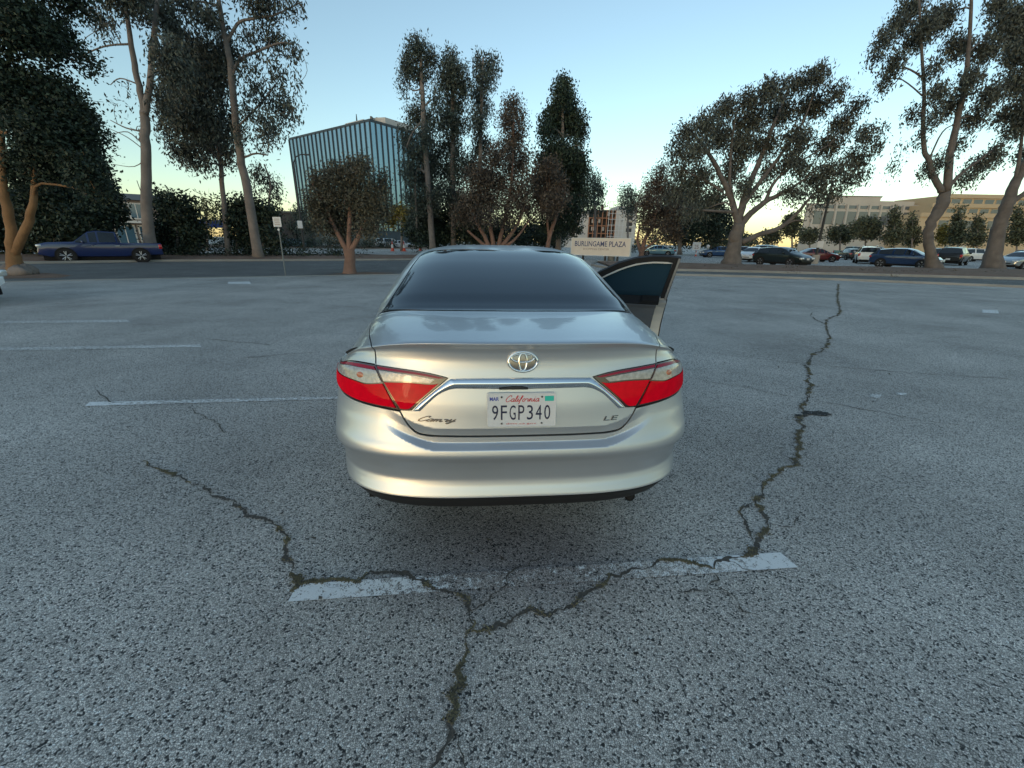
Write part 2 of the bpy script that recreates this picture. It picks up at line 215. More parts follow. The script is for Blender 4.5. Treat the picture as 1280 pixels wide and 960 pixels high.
   ('small_tree', 'small rounded olive brown tree on the kerb with a short pinkish trunk splitting in three', None, [[(-7.6, 19.8, -0.05, 0.224), (-7.53, 19.8, 0.6, 0.222), (-7.52, 19.8, 1.09, 0.249)], [(-7.6, 19.8, 1.02, 0.123), (-7.86, 19.8, 1.57, 0.104), (-8.17, 19.8, 2.3, 0.074), (-8.38, 19.8, 3.11, 0.044)], [(-7.52, 19.8, 1.02, 0.123), (-7.44, 19.8, 1.74, 0.11), (-7.26, 19.8, 2.81, 0.08), (-7.07, 19.8, 3.93, 0.042)], [(-7.41, 19.8, 1.03, 0.123), (-7.03, 19.8, 1.61, 0.105), (-6.52, 19.8, 2.43, 0.075), (-6.09, 19.8, 3.21, 0.046)]], [(-7.25, 19.71, 3.5, 1.17, 0.91, 7033), (-8.46, 20.15, 2.88, 0.73, 0.86, 3991), (-6.18, 19.53, 2.87, 0.73, 0.86, 3991), (-7.96, 21.48, 2.49, 1.37, 0.72, 5303), (-6.42, 19.0, 4.16, 0.5, 0.34, 1228), (-8.71, 20.5, 3.76, 0.46, 0.4, 1172), (-6.02, 20.1, 3.57, 0.41, 0.47, 1172), (-7.09, 20.05, 4.55, 0.26, 0.23, 390), (-7.94, 20.17, 4.24, 0.39, 0.29, 753), (-8.66, 19.37, 2.69, 0.25, 0.44, 625), (-5.78, 20.29, 2.8, 0.21, 0.49, 468), (-8.02, 20.29, 1.88, 1.03, 0.31, 1695), (-6.28, 18.96, 1.97, 0.72, 0.29, 1243), (-6.56, 20.06, 4.69, 0.2, 0.23, 263), (-8.62, 19.75, 3.99, 0.25, 0.28, 401), (-5.71, 20.01, 4.01, 0.23, 0.3, 351), (-8.8, 19.42, 3.13, 0.22, 0.28, 351), (-7.56, 19.95, 4.37, 0.26, 0.23, 312), (-8.48, 19.18, 2.1, 0.38, 0.25, 468)], 'fine', 0.13, 'pink') ,
   ('low_tree', 'small green tree at the foot of the glass tower beside the lamp post', None, [[(-34.76, 72.0, -0.05, 0.164), (-34.19, 72.0, 3.68, 0.131), (-33.93, 72.0, 5.49, 0.1)]], [(-34.4, 71.35, 5.32, 1.15, 1.15, 837), (-32.53, 72.45, 5.9, 1.06, 1.18, 753), (-32.46, 69.41, 3.61, 1.59, 1.02, 1055), (-36.73, 73.44, 3.69, 0.95, 0.95, 535)], 'euc2', 0.393, 'pale') ,
   ('yellow_tree', 'yellowish leafed tree under the corner of the glass tower', None, [[(-16.01, 62.0, -0.05, 0.189), (-15.83, 62.0, 3.09, 0.149), (-15.72, 62.0, 4.65, 0.092)]], [(-16.28, 63.4, 5.14, 1.43, 0.99, 918), (-14.24, 60.32, 4.18, 1.26, 1.26, 1130), (-17.46, 63.31, 4.17, 0.88, 0.99, 565), (-14.07, 63.13, 3.15, 1.11, 1.56, 1099)], 'yellow', 0.361, 'pale') ,
   ('evergreen_tree', 'low dark evergreen mass below the row of three tall gums', None, [[(-10.06, 56.0, -0.05, 0.261), (-9.95, 56.0, 3.01, 0.171), (-9.87, 56.0, 4.88, 0.127)]], [(-10.38, 53.35, 4.27, 1.5, 2.62, 3640), (-8.55, 56.81, 3.35, 2.23, 2.23, 3933), (-5.14, 53.21, 2.74, 2.11, 1.72, 3218), (-12.92, 57.8, 2.33, 1.43, 1.43, 1592), (-9.54, 53.43, 1.94, 2.48, 1.15, 2535), (-6.85, 55.8, 5.2, 1.38, 1.58, 1820)], 'dense', 0.346, 'pale') ,
   ('eucalyptus_tree', 'left one of the three tall narrow gums beside the glass tower', None, [[(-9.52, 51.0, -0.05, 0.355), (-9.71, 51.0, 6.65, 0.318), (-9.93, 51.0, 12.9, 0.289), (-9.91, 51.0, 16.55, 0.211), (-10.03, 51.0, 20.34, 0.109)], [(-9.89, 51.0, 13.65, 0.129), (-11.15, 51.0, 12.51, 0.101), (-11.94, 51.0, 10.97, 0.073)], [(-9.63, 51.0, 8.27, 0.135), (-11.03, 51.0, 8.64, 0.119), (-11.27, 51.0, 2.84, 0.108)]], [(-10.14, 50.72, 20.24, 1.1, 1.03, 1206), (-8.99, 51.23, 19.29, 0.89, 1.13, 1020), (-11.5, 51.18, 18.41, 0.8, 0.96, 795), (-10.24, 51.35, 17.92, 1.22, 0.81, 994), (-11.28, 51.92, 19.5, 0.97, 0.81, 795), (-11.15, 53.11, 14.75, 1.47, 1.3, 1690), (-9.5, 51.65, 13.81, 0.85, 1.19, 928), (-12.22, 52.49, 12.28, 0.86, 1.56, 1193), (-10.8, 51.31, 10.82, 1.28, 1.37, 1590), (-11.71, 50.86, 8.61, 1.2, 1.55, 1670), (-10.51, 52.7, 8.32, 1.44, 1.62, 1909), (-9.41, 54.28, 10.81, 0.92, 2.2, 1590), (-9.27, 51.41, 6.28, 1.25, 1.78, 1856), (-11.71, 51.44, 6.49, 0.88, 1.06, 795), (-9.47, 49.34, 11.95, 0.82, 1.14, 928), (-9.88, 52.6, 9.71, 0.89, 1.43, 1060), (-10.43, 51.56, 5.44, 1.25, 1.25, 1299), (-11.38, 51.46, 4.32, 1.08, 1.08, 954), (-8.36, 49.58, 15.46, 0.56, 1.29, 519), (-11.93, 51.17, 16.92, 0.65, 0.65, 254), (-9.99, 51.22, 15.9, 0.58, 0.66, 185)], 'euc2', 0.334, 'pale') ,
   ('eucalyptus_tree', 'middle one of the three tall narrow gums beside the glass tower', None, [[(-7.37, 53.0, -0.05, 0.33), (-7.25, 53.0, 8.58, 0.283), (-7.04, 53.0, 15.7, 0.224), (-6.91, 53.0, 20.43, 0.108)]], [(-7.21, 52.69, 19.97, 1.0, 0.75, 753), (-6.59, 51.53, 18.32, 1.49, 1.16, 1758), (-7.49, 51.77, 17.53, 1.17, 1.17, 1367), (-5.85, 52.1, 17.09, 1.1, 1.02, 1088), (-7.2, 54.23, 16.18, 1.51, 1.24, 1660), (-7.82, 51.95, 13.91, 1.2, 1.29, 1465), (-6.4, 52.47, 13.91, 1.05, 1.39, 1339), (-7.64, 53.89, 12.0, 1.54, 1.54, 2016), (-6.51, 53.2, 9.86, 1.27, 1.64, 1758), (-8.48, 55.16, 9.54, 1.23, 1.6, 1542), (-7.29, 52.94, 6.89, 1.66, 1.84, 2512), (-5.99, 52.62, 5.0, 1.3, 1.49, 1563)], 'euc2', 0.347, 'pale') ,
   ('eucalyptus_tree', 'right one of the three tall narrow gums with a split feathery top', None, [[(-4.25, 54.0, -0.05, 0.296), (-4.19, 54.0, 8.76, 0.241), (-3.96, 54.0, 16.02, 0.184), (-3.76, 54.0, 20.34, 0.097)]], [(-4.17, 54.82, 20.17, 0.7, 1.23, 742), (-2.89, 55.56, 20.3, 0.71, 1.25, 742), (-3.48, 52.37, 17.93, 1.02, 1.02, 954), (-4.45, 55.75, 17.43, 1.1, 1.28, 1113), (-3.6, 55.28, 15.98, 0.82, 1.28, 668), (-4.35, 52.09, 14.0, 1.13, 1.3, 1292), (-4.1, 55.52, 12.54, 1.22, 1.6, 1464), (-5.07, 55.53, 10.25, 1.33, 1.62, 1577), (-3.52, 52.31, 8.13, 1.27, 1.64, 1670), (-4.82, 56.59, 5.93, 1.6, 1.8, 1909)], 'euc2', 0.353, 'pale') ,
   ('bare_stemmed_tree', 'brownish tree fanning out from many bare pinkish stems behind the sedan roof', None, [[(-2.31, 45.0, -0.05, 0.283), (-2.89, 45.0, 1.65, 0.211), (-3.69, 45.0, 3.02, 0.167), (-4.32, 45.0, 4.51, 0.11)], [(-2.06, 45.0, 0.73, 0.283), (-2.31, 45.0, 2.05, 0.21), (-2.56, 45.0, 4.09, 0.152), (-2.71, 45.0, 6.86, 0.094)], [(-1.73, 45.0, 0.74, 0.283), (-1.42, 45.0, 2.07, 0.21), (-0.95, 45.0, 4.12, 0.159), (-0.36, 45.0, 7.25, 0.108), (-0.3, 45.0, 12.36, 0.065)], [(-1.49, 45.0, 0.74, 0.283), (-0.6, 45.0, 1.93, 0.211), (0.35, 45.0, 3.39, 0.153), (0.95, 45.0, 5.11, 0.096)], [(-2.56, 45.0, 0.73, 0.212), (-3.7, 45.0, 1.64, 0.154), (-4.83, 45.0, 2.54, 0.104)], [(-1.4, 45.0, 0.75, 0.212), (0.14, 45.0, 1.86, 0.126), (1.47, 45.0, 3.63, 0.069)]], [(-0.46, 43.66, 13.16, 0.72, 0.87, 1083), (-0.92, 46.06, 12.47, 0.92, 0.92, 1299), (0.03, 45.76, 11.34, 0.85, 1.08, 1390), (0.44, 43.84, 12.09, 0.44, 0.73, 379), (-0.72, 45.17, 10.12, 1.08, 1.0, 1643), (-1.89, 43.97, 8.94, 1.21, 1.06, 2022), (-0.08, 46.61, 8.7, 1.37, 1.21, 2302), (0.86, 46.05, 9.48, 0.63, 0.95, 606), (-3.43, 44.11, 7.3, 1.38, 1.15, 2437), (-1.47, 45.45, 7.07, 1.43, 1.19, 2437), (0.44, 44.98, 6.33, 1.42, 1.26, 2599), (-4.21, 44.0, 5.44, 1.39, 1.16, 2437), (-2.54, 44.69, 5.24, 1.42, 1.11, 2274), (-0.32, 44.52, 4.83, 1.42, 1.03, 2112), (1.51, 44.89, 7.48, 0.47, 1.09, 454), (1.33, 46.5, 4.7, 1.07, 0.99, 1408), (-5.22, 45.83, 4.09, 1.14, 1.06, 1643), (-3.05, 42.86, 3.67, 1.38, 0.77, 1299), (-0.93, 44.39, 3.49, 1.27, 0.64, 808)], 'brown', 0.262, 'pink') ,
   ('cypress_tree', 'dense dark green cypress with a pointed top, tallest of the centre trees', None, [[(5.23, 52.0, -0.05, 0.325), (5.12, 52.0, 6.16, 0.275), (5.03, 52.0, 12.6, 0.187), (4.78, 52.0, 17.07, 0.087)]], [(4.76, 52.03, 17.59, 0.5, 0.67, 452), (4.71, 50.9, 16.18, 1.08, 1.08, 1591), (5.14, 54.61, 15.7, 1.89, 1.35, 2967), (3.87, 52.56, 14.09, 1.22, 1.31, 1978), (6.22, 52.37, 14.08, 1.3, 1.3, 2119), (5.25, 54.69, 13.98, 2.01, 1.09, 2486), (3.02, 50.86, 12.63, 0.77, 0.85, 847), (7.07, 52.89, 12.98, 0.7, 0.97, 828), (4.91, 49.81, 10.49, 2.37, 1.35, 4220), (3.4, 50.72, 9.62, 1.39, 1.57, 2712), (6.77, 51.09, 9.74, 1.3, 1.56, 2543), (5.49, 54.2, 8.78, 2.99, 1.68, 5425), (4.2, 54.58, 6.81, 1.91, 1.72, 3391), (7.23, 53.07, 7.14, 1.29, 1.66, 2373), (5.48, 50.49, 5.04, 2.49, 1.43, 4220), (4.35, 50.01, 3.33, 1.61, 1.25, 2373), (6.57, 51.24, 3.41, 1.09, 1.09, 1356), (2.43, 51.02, 8.07, 0.62, 1.06, 553)], 'cypress', 0.302, 'pale') ,
   ('leaning_tree', 'brown leafed tree with a pink leaning trunk in front of the cypress', None, [[(3.4, 46.5, -0.05, 0.255), (3.68, 46.5, 2.09, 0.217), (4.11, 46.5, 3.52, 0.186), (4.46, 46.5, 4.75, 0.127)], [(3.61, 46.5, 1.77, 0.145), (3.35, 46.5, 3.74, 0.114), (2.94, 46.5, 5.64, 0.084)]], [(3.18, 44.87, 8.34, 1.08, 0.69, 1137), (3.72, 47.04, 7.36, 1.39, 1.06, 1995), (2.61, 46.73, 6.03, 1.15, 1.07, 1643), (3.96, 45.03, 5.53, 1.11, 1.11, 1769), (3.03, 44.76, 4.47, 1.11, 0.71, 909), (2.12, 47.53, 7.09, 0.58, 0.75, 398), (4.82, 46.21, 6.69, 0.56, 0.96, 530)], 'brown', 0.27, 'pink') ,
   ('round_tree', 'small dark rounded tree right of the cypress above the plaza sign', None, [[(11.81, 64.0, -0.05, 0.198), (11.44, 64.0, 5.22, 0.154), (11.07, 64.0, 8.34, 0.095)]], [(10.69, 63.94, 10.15, 0.98, 1.2, 828), (11.49, 62.73, 8.41, 1.19, 1.29, 1105), (10.53, 66.06, 8.12, 1.03, 1.37, 904), (11.74, 65.76, 6.83, 1.37, 1.03, 904), (10.2, 64.7, 6.51, 0.9, 0.9, 428)], 'euc2', 0.349, 'pale') ,
   ('round_tree', 'small pale topped tree on the skyline right of the building under construction', None, [[(23.35, 90.0, -0.05, 0.219), (22.66, 90.0, 6.83, 0.174), (22.34, 90.0, 9.77, 0.132)]], [(22.02, 90.08, 11.51, 1.53, 0.92, 538), (22.48, 87.7, 10.14, 1.49, 1.19, 717), (21.5, 91.12, 9.86, 0.93, 1.25, 430), (22.57, 88.41, 8.2, 1.51, 1.36, 807)], 'euc2', 0.458, 'pale') ,
   ('brown_tree', 'bushy brown tree with tan stems at the right end of the plaza sign', None, [[(13.62, 47.0, -0.05, 0.249), (13.88, 47.0, 1.95, 0.197), (14.53, 47.0, 3.55, 0.138), (14.78, 47.0, 5.5, 0.081)], [(13.6, 47.0, 0.64, 0.185), (13.11, 47.0, 1.94, 0.141), (13.18, 47.0, 3.53, 0.097)], [(13.75, 47.0, 0.81, 0.142), (15.22, 47.0, 2.13, 0.097), (16.26, 47.0, 3.19, 0.062)]], [(14.67, 46.76, 8.24, 0.77, 0.69, 812), (14.59, 47.61, 7.15, 1.42, 0.95, 1949), (16.47, 48.87, 6.39, 1.3, 1.3, 2311), (13.26, 45.24, 5.41, 1.15, 1.07, 1895), (15.68, 47.91, 4.72, 1.61, 1.13, 2527), (14.06, 48.48, 4.09, 1.0, 1.0, 1299), (16.48, 46.13, 4.17, 1.08, 1.23, 2022), (14.1, 44.97, 3.17, 1.54, 0.69, 1299), (16.68, 46.99, 2.64, 1.12, 0.72, 909)], 'brown', 0.273, 'pink') ,
   ('dark_grove_tree', 'dark low tree behind the fan of bare pinkish stems', None, [[(-2.24, 68.0, -0.05, 0.215), (-2.26, 68.0, 2.34, 0.17), (-2.27, 68.0, 3.5, 0.105)]], [(-5.39, 68.64, 2.65, 2.48, 1.49, 2009), (-2.28, 68.28, 3.39, 2.22, 1.72, 2110), (0.84, 70.79, 2.79, 2.3, 1.54, 1808), (3.12, 70.65, 3.31, 1.53, 1.78, 1406), (-4.05, 71.26, 1.74, 3.88, 0.91, 1758), (1.44, 67.34, 1.71, 2.45, 0.73, 1004)], 'dense', 0.371, 'pale') ,
   ('dark_grove_tree', 'dark low tree behind the leaning pink trunk and the cypress foot', None, [[(6.69, 70.0, -0.05, 0.22), (6.55, 70.0, 2.52, 0.174), (6.49, 70.0, 3.71, 0.108)]], [(4.47, 67.47, 2.57, 1.71, 1.34, 1289), (7.1, 71.95, 2.92, 1.55, 1.55, 1205), (5.75, 67.6, 1.67, 2.45, 0.61, 837)], 'dense', 0.382, 'pale') ,
   ('dark_grove_tree', 'dark leafy tree in the shade left of the big spreading gum', None, [[(27.28, 72.0, -0.05, 0.318), (26.63, 72.0, 4.71, 0.207), (26.45, 72.0, 7.68, 0.153)]], [(25.31, 69.94, 6.7, 2.32, 2.55, 3684), (27.77, 72.84, 9.53, 2.13, 2.13, 2712), (25.82, 72.39, 4.11, 2.2, 1.95, 2411), (27.51, 69.12, 4.85, 2.06, 2.29, 3014), (28.11, 74.26, 2.31, 2.51, 1.01, 1339)], 'dense', 0.393, 'pale') ,
   ('dark_grove_tree', 'dark leafy tree right behind the trunk of the big spreading gum', None, [[(33.45, 74.0, -0.05, 0.318), (32.66, 74.0, 4.89, 0.208), (32.4, 74.0, 7.94, 0.153)]], [(30.39, 70.41, 7.28, 2.04, 2.27, 3014), (34.74, 75.84, 5.5, 1.96, 2.21, 2411), (30.6, 72.06, 4.3, 2.14, 1.9, 2411), (32.31, 71.28, 2.86, 2.11, 1.05, 1356), (36.68, 75.81, 3.75, 1.23, 1.47, 803)], 'dense', 0.404, 'pale') ,
   ('spreading_gum_tree', 'huge wide gum tree with many forked limbs right of the open car door', None, [[(17.65, 35.2, -0.05, 0.601), (17.6, 35.2, 1.24, 0.518), (17.6, 35.2, 2.21, 0.488), (17.69, 35.2, 3.1, 0.434)], [(18.13, 35.2, 1.79, 0.234), (19.47, 35.2, 2.42, 0.2), (20.94, 35.2, 2.92, 0.167), (21.97, 35.2, 3.93, 0.136), (22.74, 35.2, 5.09, 0.088), (23.62, 35.2, 6.01, 0.043)], [(17.7, 35.2, 3.04, 0.29), (18.4, 35.2, 3.93, 0.237), (19.35, 35.2, 4.75, 0.195), (20.67, 35.2, 5.51, 0.144), (21.73, 35.2, 6.2, 0.088), (23.24, 35.2, 7.48, 0.042)], [(17.7, 35.2, 3.04, 0.338), (16.99, 35.2, 4.43, 0.239), (15.86, 35.2, 6.21, 0.19), (14.45, 35.2, 8.04, 0.141), (12.97, 35.2, 9.43, 0.071)], [(17.55, 35.2, 3.45, 0.308), (17.82, 35.2, 5.58, 0.234), (18.85, 36.2, 7.74, 0.181), (19.36, 36.2, 9.91, 0.131), (19.98, 36.2, 12.5, 0.075)], [(17.77, 35.2, 4.61, 0.189), (18.77, 35.2, 6.32, 0.156), (19.93, 35.2, 8.23, 0.114), (21.03, 35.2, 10.33, 0.067), (21.34, 35.2, 12.57, 0.041)], [(16.99, 35.2, 4.43, 0.144), (16.34, 35.2, 6.28, 0.123), (16.06, 35.2, 8.7, 0.092), (15.97, 35.2, 10.76, 0.054)], [(19.35, 35.2, 4.75, 0.139), (19.78, 35.2, 6.17, 0.109), (20.87, 35.2, 7.28, 0.079), (23.22, 35.2, 8.71, 0.042)], [(16.0, 35.2, 5.43, 0.105), (14.39, 35.2, 6.24, 0.087), (12.57, 35.2, 6.93, 0.049)], [(20.94, 35.2, 2.92, 0.084), (21.89, 35.2, 3.46, 0.064), (22.89, 35.2, 3.48, 0.036)]], [(20.76, 34.32, 12.9, 0.68, 0.55, 1022), (20.49, 35.81, 12.99, 0.78, 0.54, 1000), (17.59, 33.63, 11.89, 0.94, 0.61, 1477), (16.59, 34.68, 11.52, 0.8, 0.55, 1000), (22.65, 34.62, 12.08, 0.64, 0.45, 636), (24.98, 35.71, 11.64, 0.51, 0.42, 450), (15.24, 35.26, 11.06, 0.89, 0.68, 1255), (13.39, 34.01, 9.82, 0.88, 0.73, 1352), (12.62, 35.56, 9.56, 0.78, 0.67, 954), (12.31, 36.05, 8.37, 0.63, 0.69, 750), (12.92, 33.84, 8.08, 0.96, 0.74, 1431), (15.44, 35.67, 9.42, 1.19, 0.92, 2125), (17.45, 35.92, 10.55, 1.16, 0.89, 2125), (20.11, 36.98, 11.38, 1.26, 0.89, 2318), (22.26, 36.68, 11.76, 1.15, 0.85, 2221), (24.86, 36.5, 10.6, 0.88, 0.63, 1329), (25.13, 34.34, 9.39, 0.54, 0.45, 681), (26.31, 34.66, 8.65, 0.36, 0.32, 318), (12.58, 35.51, 6.86, 0.69, 0.69, 818), (14.4, 35.43, 6.77, 0.95, 0.67, 1159), (16.77, 35.86, 7.65, 0.93, 0.66, 1159), (19.18, 36.62, 9.03, 1.13, 0.75, 1670), (20.5, 34.77, 9.2, 1.13, 0.69, 1829), (23.84, 36.14, 9.12, 1.04, 0.65, 1551), (26.14, 35.92, 8.14, 0.73, 0.53, 937), (21.81, 35.46, 7.34, 0.76, 0.51, 852), (23.26, 34.73, 7.03, 0.83, 0.54, 1062), (25.72, 35.78, 6.67, 0.54, 0.4, 500), (23.19, 35.01, 5.76, 0.6, 0.35, 477), (20.58, 35.81, 7.54, 0.63, 0.42, 381), (24.67, 35.49, 5.61, 0.45, 0.45, 414), (23.67, 34.93, 5.08, 0.4, 0.35, 254), (13.87, 35.33, 5.18, 0.86, 0.63, 937), (15.75, 36.03, 5.17, 0.58, 0.52, 409), (12.31, 35.93, 5.45, 0.53, 0.71, 490), (17.12, 35.55, 8.78, 0.85, 0.64, 763), (26.55, 35.13, 9.89, 0.27, 0.27, 122), (13.18, 34.08, 4.06, 0.78, 0.5, 501), (22.61, 34.89, 4.27, 0.41, 0.26, 90), (14.87, 35.53, 4.18, 0.58, 0.4, 238), (17.35, 34.88, 5.87, 0.7, 0.65, 709), (19.7, 36.07, 7.17, 0.75, 0.59, 700), (20.69, 34.81, 5.69, 0.67, 0.46, 465), (16.49, 35.87, 6.53, 0.67, 0.67, 654), (18.9, 35.53, 5.4, 0.54, 0.44, 272), (21.34, 34.35, 5.54, 0.6, 0.45, 429), (23.26, 35.99, 6.66, 0.72, 0.51, 636), (24.25, 34.69, 7.26, 0.57, 0.43, 490), (26.57, 35.58, 6.99, 0.48, 0.39, 318), (16.92, 35.79, 8.94, 0.75, 0.65, 954), (20.41, 34.68, 7.83, 0.7, 0.6, 954)], 'euc', 0.269, 'grey') ,
   ('twisted_gum_tree', 'gum tree with a knobbly twisted grey trunk standing beside the blue car', None, [[(32.18, 33.2, -0.05, 0.462), (31.54, 33.2, 1.16, 0.324), (30.87, 33.2, 2.58, 0.301), (30.91, 33.2, 3.69, 0.333), (31.19, 33.2, 4.57, 0.399), (31.1, 33.2, 5.48, 0.323)], [(30.87, 33.2, 5.47, 0.216), (29.84, 33.2, 6.6, 0.197), (29.25, 33.2, 7.52, 0.164), (28.66, 33.2, 8.26, 0.149), (28.03, 33.2, 9.96, 0.126), (27.45, 33.2, 11.83, 0.102), (26.54, 33.2, 14.05, 0.083), (25.54, 33.2, 16.57, 0.065)], [(31.22, 33.2, 5.48, 0.268), (30.59, 33.2, 8.04, 0.222), (30.39, 33.2, 10.0, 0.188), (30.14, 33.2, 11.87, 0.15), (29.52, 33.2, 14.53, 0.11), (28.59, 33.2, 17.43, 0.076)], [(31.2, 33.2, 5.69, 0.136), (31.91, 33.2, 6.74, 0.111), (33.06, 33.2, 7.78, 0.084), (34.11, 33.2, 8.69, 0.052)], [(27.27, 33.2, 12.37, 0.061), (25.85, 33.2, 12.94, 0.048), (25.05, 33.2, 12.61, 0.028)], [(29.25, 33.2, 7.52, 0.057), (29.6, 33.2, 9.26, 0.045), (30.36, 33.2, 9.76, 0.03)], [(27.5, 33.2, 11.37, 0.048), (25.86, 33.2, 12.26, 0.035), (24.65, 33.2, 12.33, 0.021)], [(27.07, 33.2, 8.48, 0.015), (27.1, 33.2, 7.68, 0.015), (27.06, 33.2, 6.71, 0.011)]], [(23.32, 32.43, 14.23, 0.39, 0.55, 648), (23.9, 33.5, 13.85, 0.29, 0.37, 233), (25.19, 33.94, 15.7, 0.6, 0.56, 973), (24.69, 32.67, 13.14, 0.48, 0.55, 778), (24.62, 33.16, 12.32, 0.37, 0.45, 458), (26.69, 34.04, 14.98, 0.56, 0.6, 973), (27.21, 32.69, 12.83, 0.46, 0.34, 500), (25.94, 34.22, 16.78, 0.87, 0.47, 1223), (27.97, 34.04, 16.21, 0.91, 0.69, 2002), (29.8, 34.37, 14.71, 0.77, 0.66, 1575), (27.84, 32.37, 11.49, 0.57, 0.46, 834), (27.66, 33.88, 10.6, 0.5, 0.38, 400), (28.03, 32.54, 10.03, 0.47, 0.35, 500), (30.07, 33.7, 11.17, 0.63, 0.51, 964), (29.61, 33.48, 7.05, 0.46, 0.38, 458), (29.97, 33.07, 7.51, 0.41, 0.37, 333), (29.52, 32.22, 12.1, 0.65, 0.55, 1251), (31.55, 34.0, 14.51, 0.74, 0.67, 1668), (31.98, 33.74, 10.34, 0.7, 0.51, 1084), (31.53, 32.58, 11.43, 0.65, 0.54, 1251), (32.63, 33.52, 6.49, 0.53, 0.28, 421), (33.67, 33.93, 7.45, 0.64, 0.4, 741), (33.81, 33.17, 8.09, 0.61, 0.38, 741), (31.45, 33.76, 8.76, 0.48, 0.32, 311), (27.0, 33.32, 7.24, 0.17, 0.56, 120), (27.01, 33.23, 8.39, 0.17, 0.21, 46), (28.18, 33.23, 8.9, 0.33, 0.29, 129), (26.27, 32.88, 15.2, 0.53, 0.6, 1038)], 'euc', 0.253, 'grey') ,
   ('leaning_gum_tree', 'thick trunked gum tree leaning out over the right edge of the lot', None, [[(40.6, 36.8, -0.05, 0.599), (40.15, 36.8, 1.6, 0.49), (39.83, 36.8, 3.59, 0.44), (39.79, 36.8, 5.17, 0.393), (39.84, 36.8, 6.46, 0.33), (40.1, 36.8, 8.29, 0.266), (40.47, 36.8, 10.49, 0.205), (40.39, 36.8, 14.1, 0.129)], [(40.0, 36.8, 5.11, 0.205), (41.06, 36.8, 6.13, 0.167), (42.08, 36.8, 7.48, 0.126), (43.09, 36.8, 9.45, 0.067)], [(39.84, 36.8, 6.46, 0.147), (39.31, 36.8, 8.83, 0.107), (38.29, 36.8, 12.04, 0.069), (36.73, 36.8, 15.52, 0.04)]], [(35.2, 36.93, 17.35, 1.0, 0.77, 2410), (35.68, 35.71, 15.01, 0.9, 0.9, 2669), (35.73, 35.58, 13.15, 0.77, 0.69, 1668), (37.81, 35.77, 11.75, 1.0, 1.0, 3133), (37.53, 35.95, 10.35, 0.68, 0.48, 945), (37.34, 36.96, 11.54, 0.62, 0.49, 834), (37.2, 36.6, 16.87, 1.48, 1.48, 7416), (40.92, 37.72, 9.03, 0.67, 0.42, 741), (35.03, 37.92, 18.8, 0.79, 0.55, 1297), (41.76, 38.4, 14.12, 1.58, 1.98, 9270), (44.5, 38.22, 10.31, 1.61, 1.21, 5562), (36.64, 37.23, 16.64, 0.77, 0.77, 1854)], 'euc', 0.281, 'grey') ,
   ('round_tree', 'dark round tree at the left end of the beige office building', 'trees beyond the parked cars', [[(66.68, 105.0, -0.05, 0.21), (65.4, 105.0, 5.31, 0.165), (65.09, 105.0, 6.62, 0.137)]], [(65.0, 104.32, 5.15, 2.06, 1.19, 1036), (62.95, 103.1, 6.52, 1.02, 1.41, 621), (66.12, 105.38, 6.92, 1.03, 1.43, 621), (63.95, 103.55, 7.59, 1.22, 1.05, 559)], 'far', 0.496, 'pale') ,
   ('low_tree', 'low grey green tree under the big gum limb', 'trees beyond the parked cars', [[(57.18, 97.0, -0.05, 0.197), (56.43, 97.0, 3.3, 0.156), (56.3, 97.0, 3.88, 0.13)]], [(56.7, 97.44, 3.25, 2.13, 0.53, 520), (55.79, 97.82, 3.88, 1.07, 0.64, 312), (56.18, 95.39, 3.97, 1.03, 0.62, 312), (57.1, 98.55, 4.39, 1.29, 0.48, 281)], 'far', 0.458, 'pale') ,
   ('low_tree', 'low bush in front of the left end of the beige building', 'trees beyond the parked cars', [[(60.09, 89.0, -0.05, 0.174), (59.31, 89.0, 3.29, 0.138), (59.18, 89.0, 3.81, 0.115)]], [(58.41, 87.63, 3.21, 2.1, 0.46, 595), (57.28, 87.66, 3.76, 1.06, 0.55, 357), (61.07, 90.52, 3.98, 1.08, 0.57, 357), (58.66, 88.38, 4.22, 1.27, 0.42, 321)], 'far', 0.421, 'pale') ,
   ('low_tree', 'grey green bush below the beige building windows', 'trees beyond the parked cars', [[(78.16, 105.0, -0.05, 0.199), (77.13, 105.0, 3.82, 0.157), (76.89, 105.0, 4.7, 0.131)]], [(78.59, 106.95, 3.77, 3.11, 0.78, 1062), (74.46, 103.72, 4.64, 1.51, 0.91, 637), (78.98, 106.1, 4.94, 1.53, 0.92, 637), (78.47, 107.43, 5.5, 1.86, 0.7, 573)], 'far', 0.496, 'pale') ,
   ('round_tree', 'broad round tree in front of the beige building', 'trees beyond the parked cars', [[(77.85, 97.0, -0.05, 0.179), (76.52, 97.0, 4.8, 0.141), (76.21, 97.0, 5.86, 0.117)]], [(74.74, 94.7, 4.62, 3.2, 0.87, 1657), (73.47, 95.59, 5.77, 1.62, 1.05, 994), (75.86, 94.82, 5.99, 1.58, 1.03, 994), (77.71, 99.22, 6.82, 2.0, 0.81, 895)], 'far', 0.458, 'pale') ,
   ('conifer_tree', 'conifer in front of the stepped beige facade', 'trees beyond the parked cars', [[(77.26, 89.0, -0.05, 0.159), (76.06, 89.0, 4.25, 0.126), (75.59, 89.0, 5.75, 0.104)]], [(74.17, 86.62, 3.74, 1.9, 1.07, 1530), (76.83, 90.34, 5.51, 1.3, 0.98, 897), (74.38, 88.06, 7.01, 0.76, 0.83, 476), (74.13, 88.24, 8.33, 0.3, 0.59, 136)], 'far', 0.421, 'pale') ,
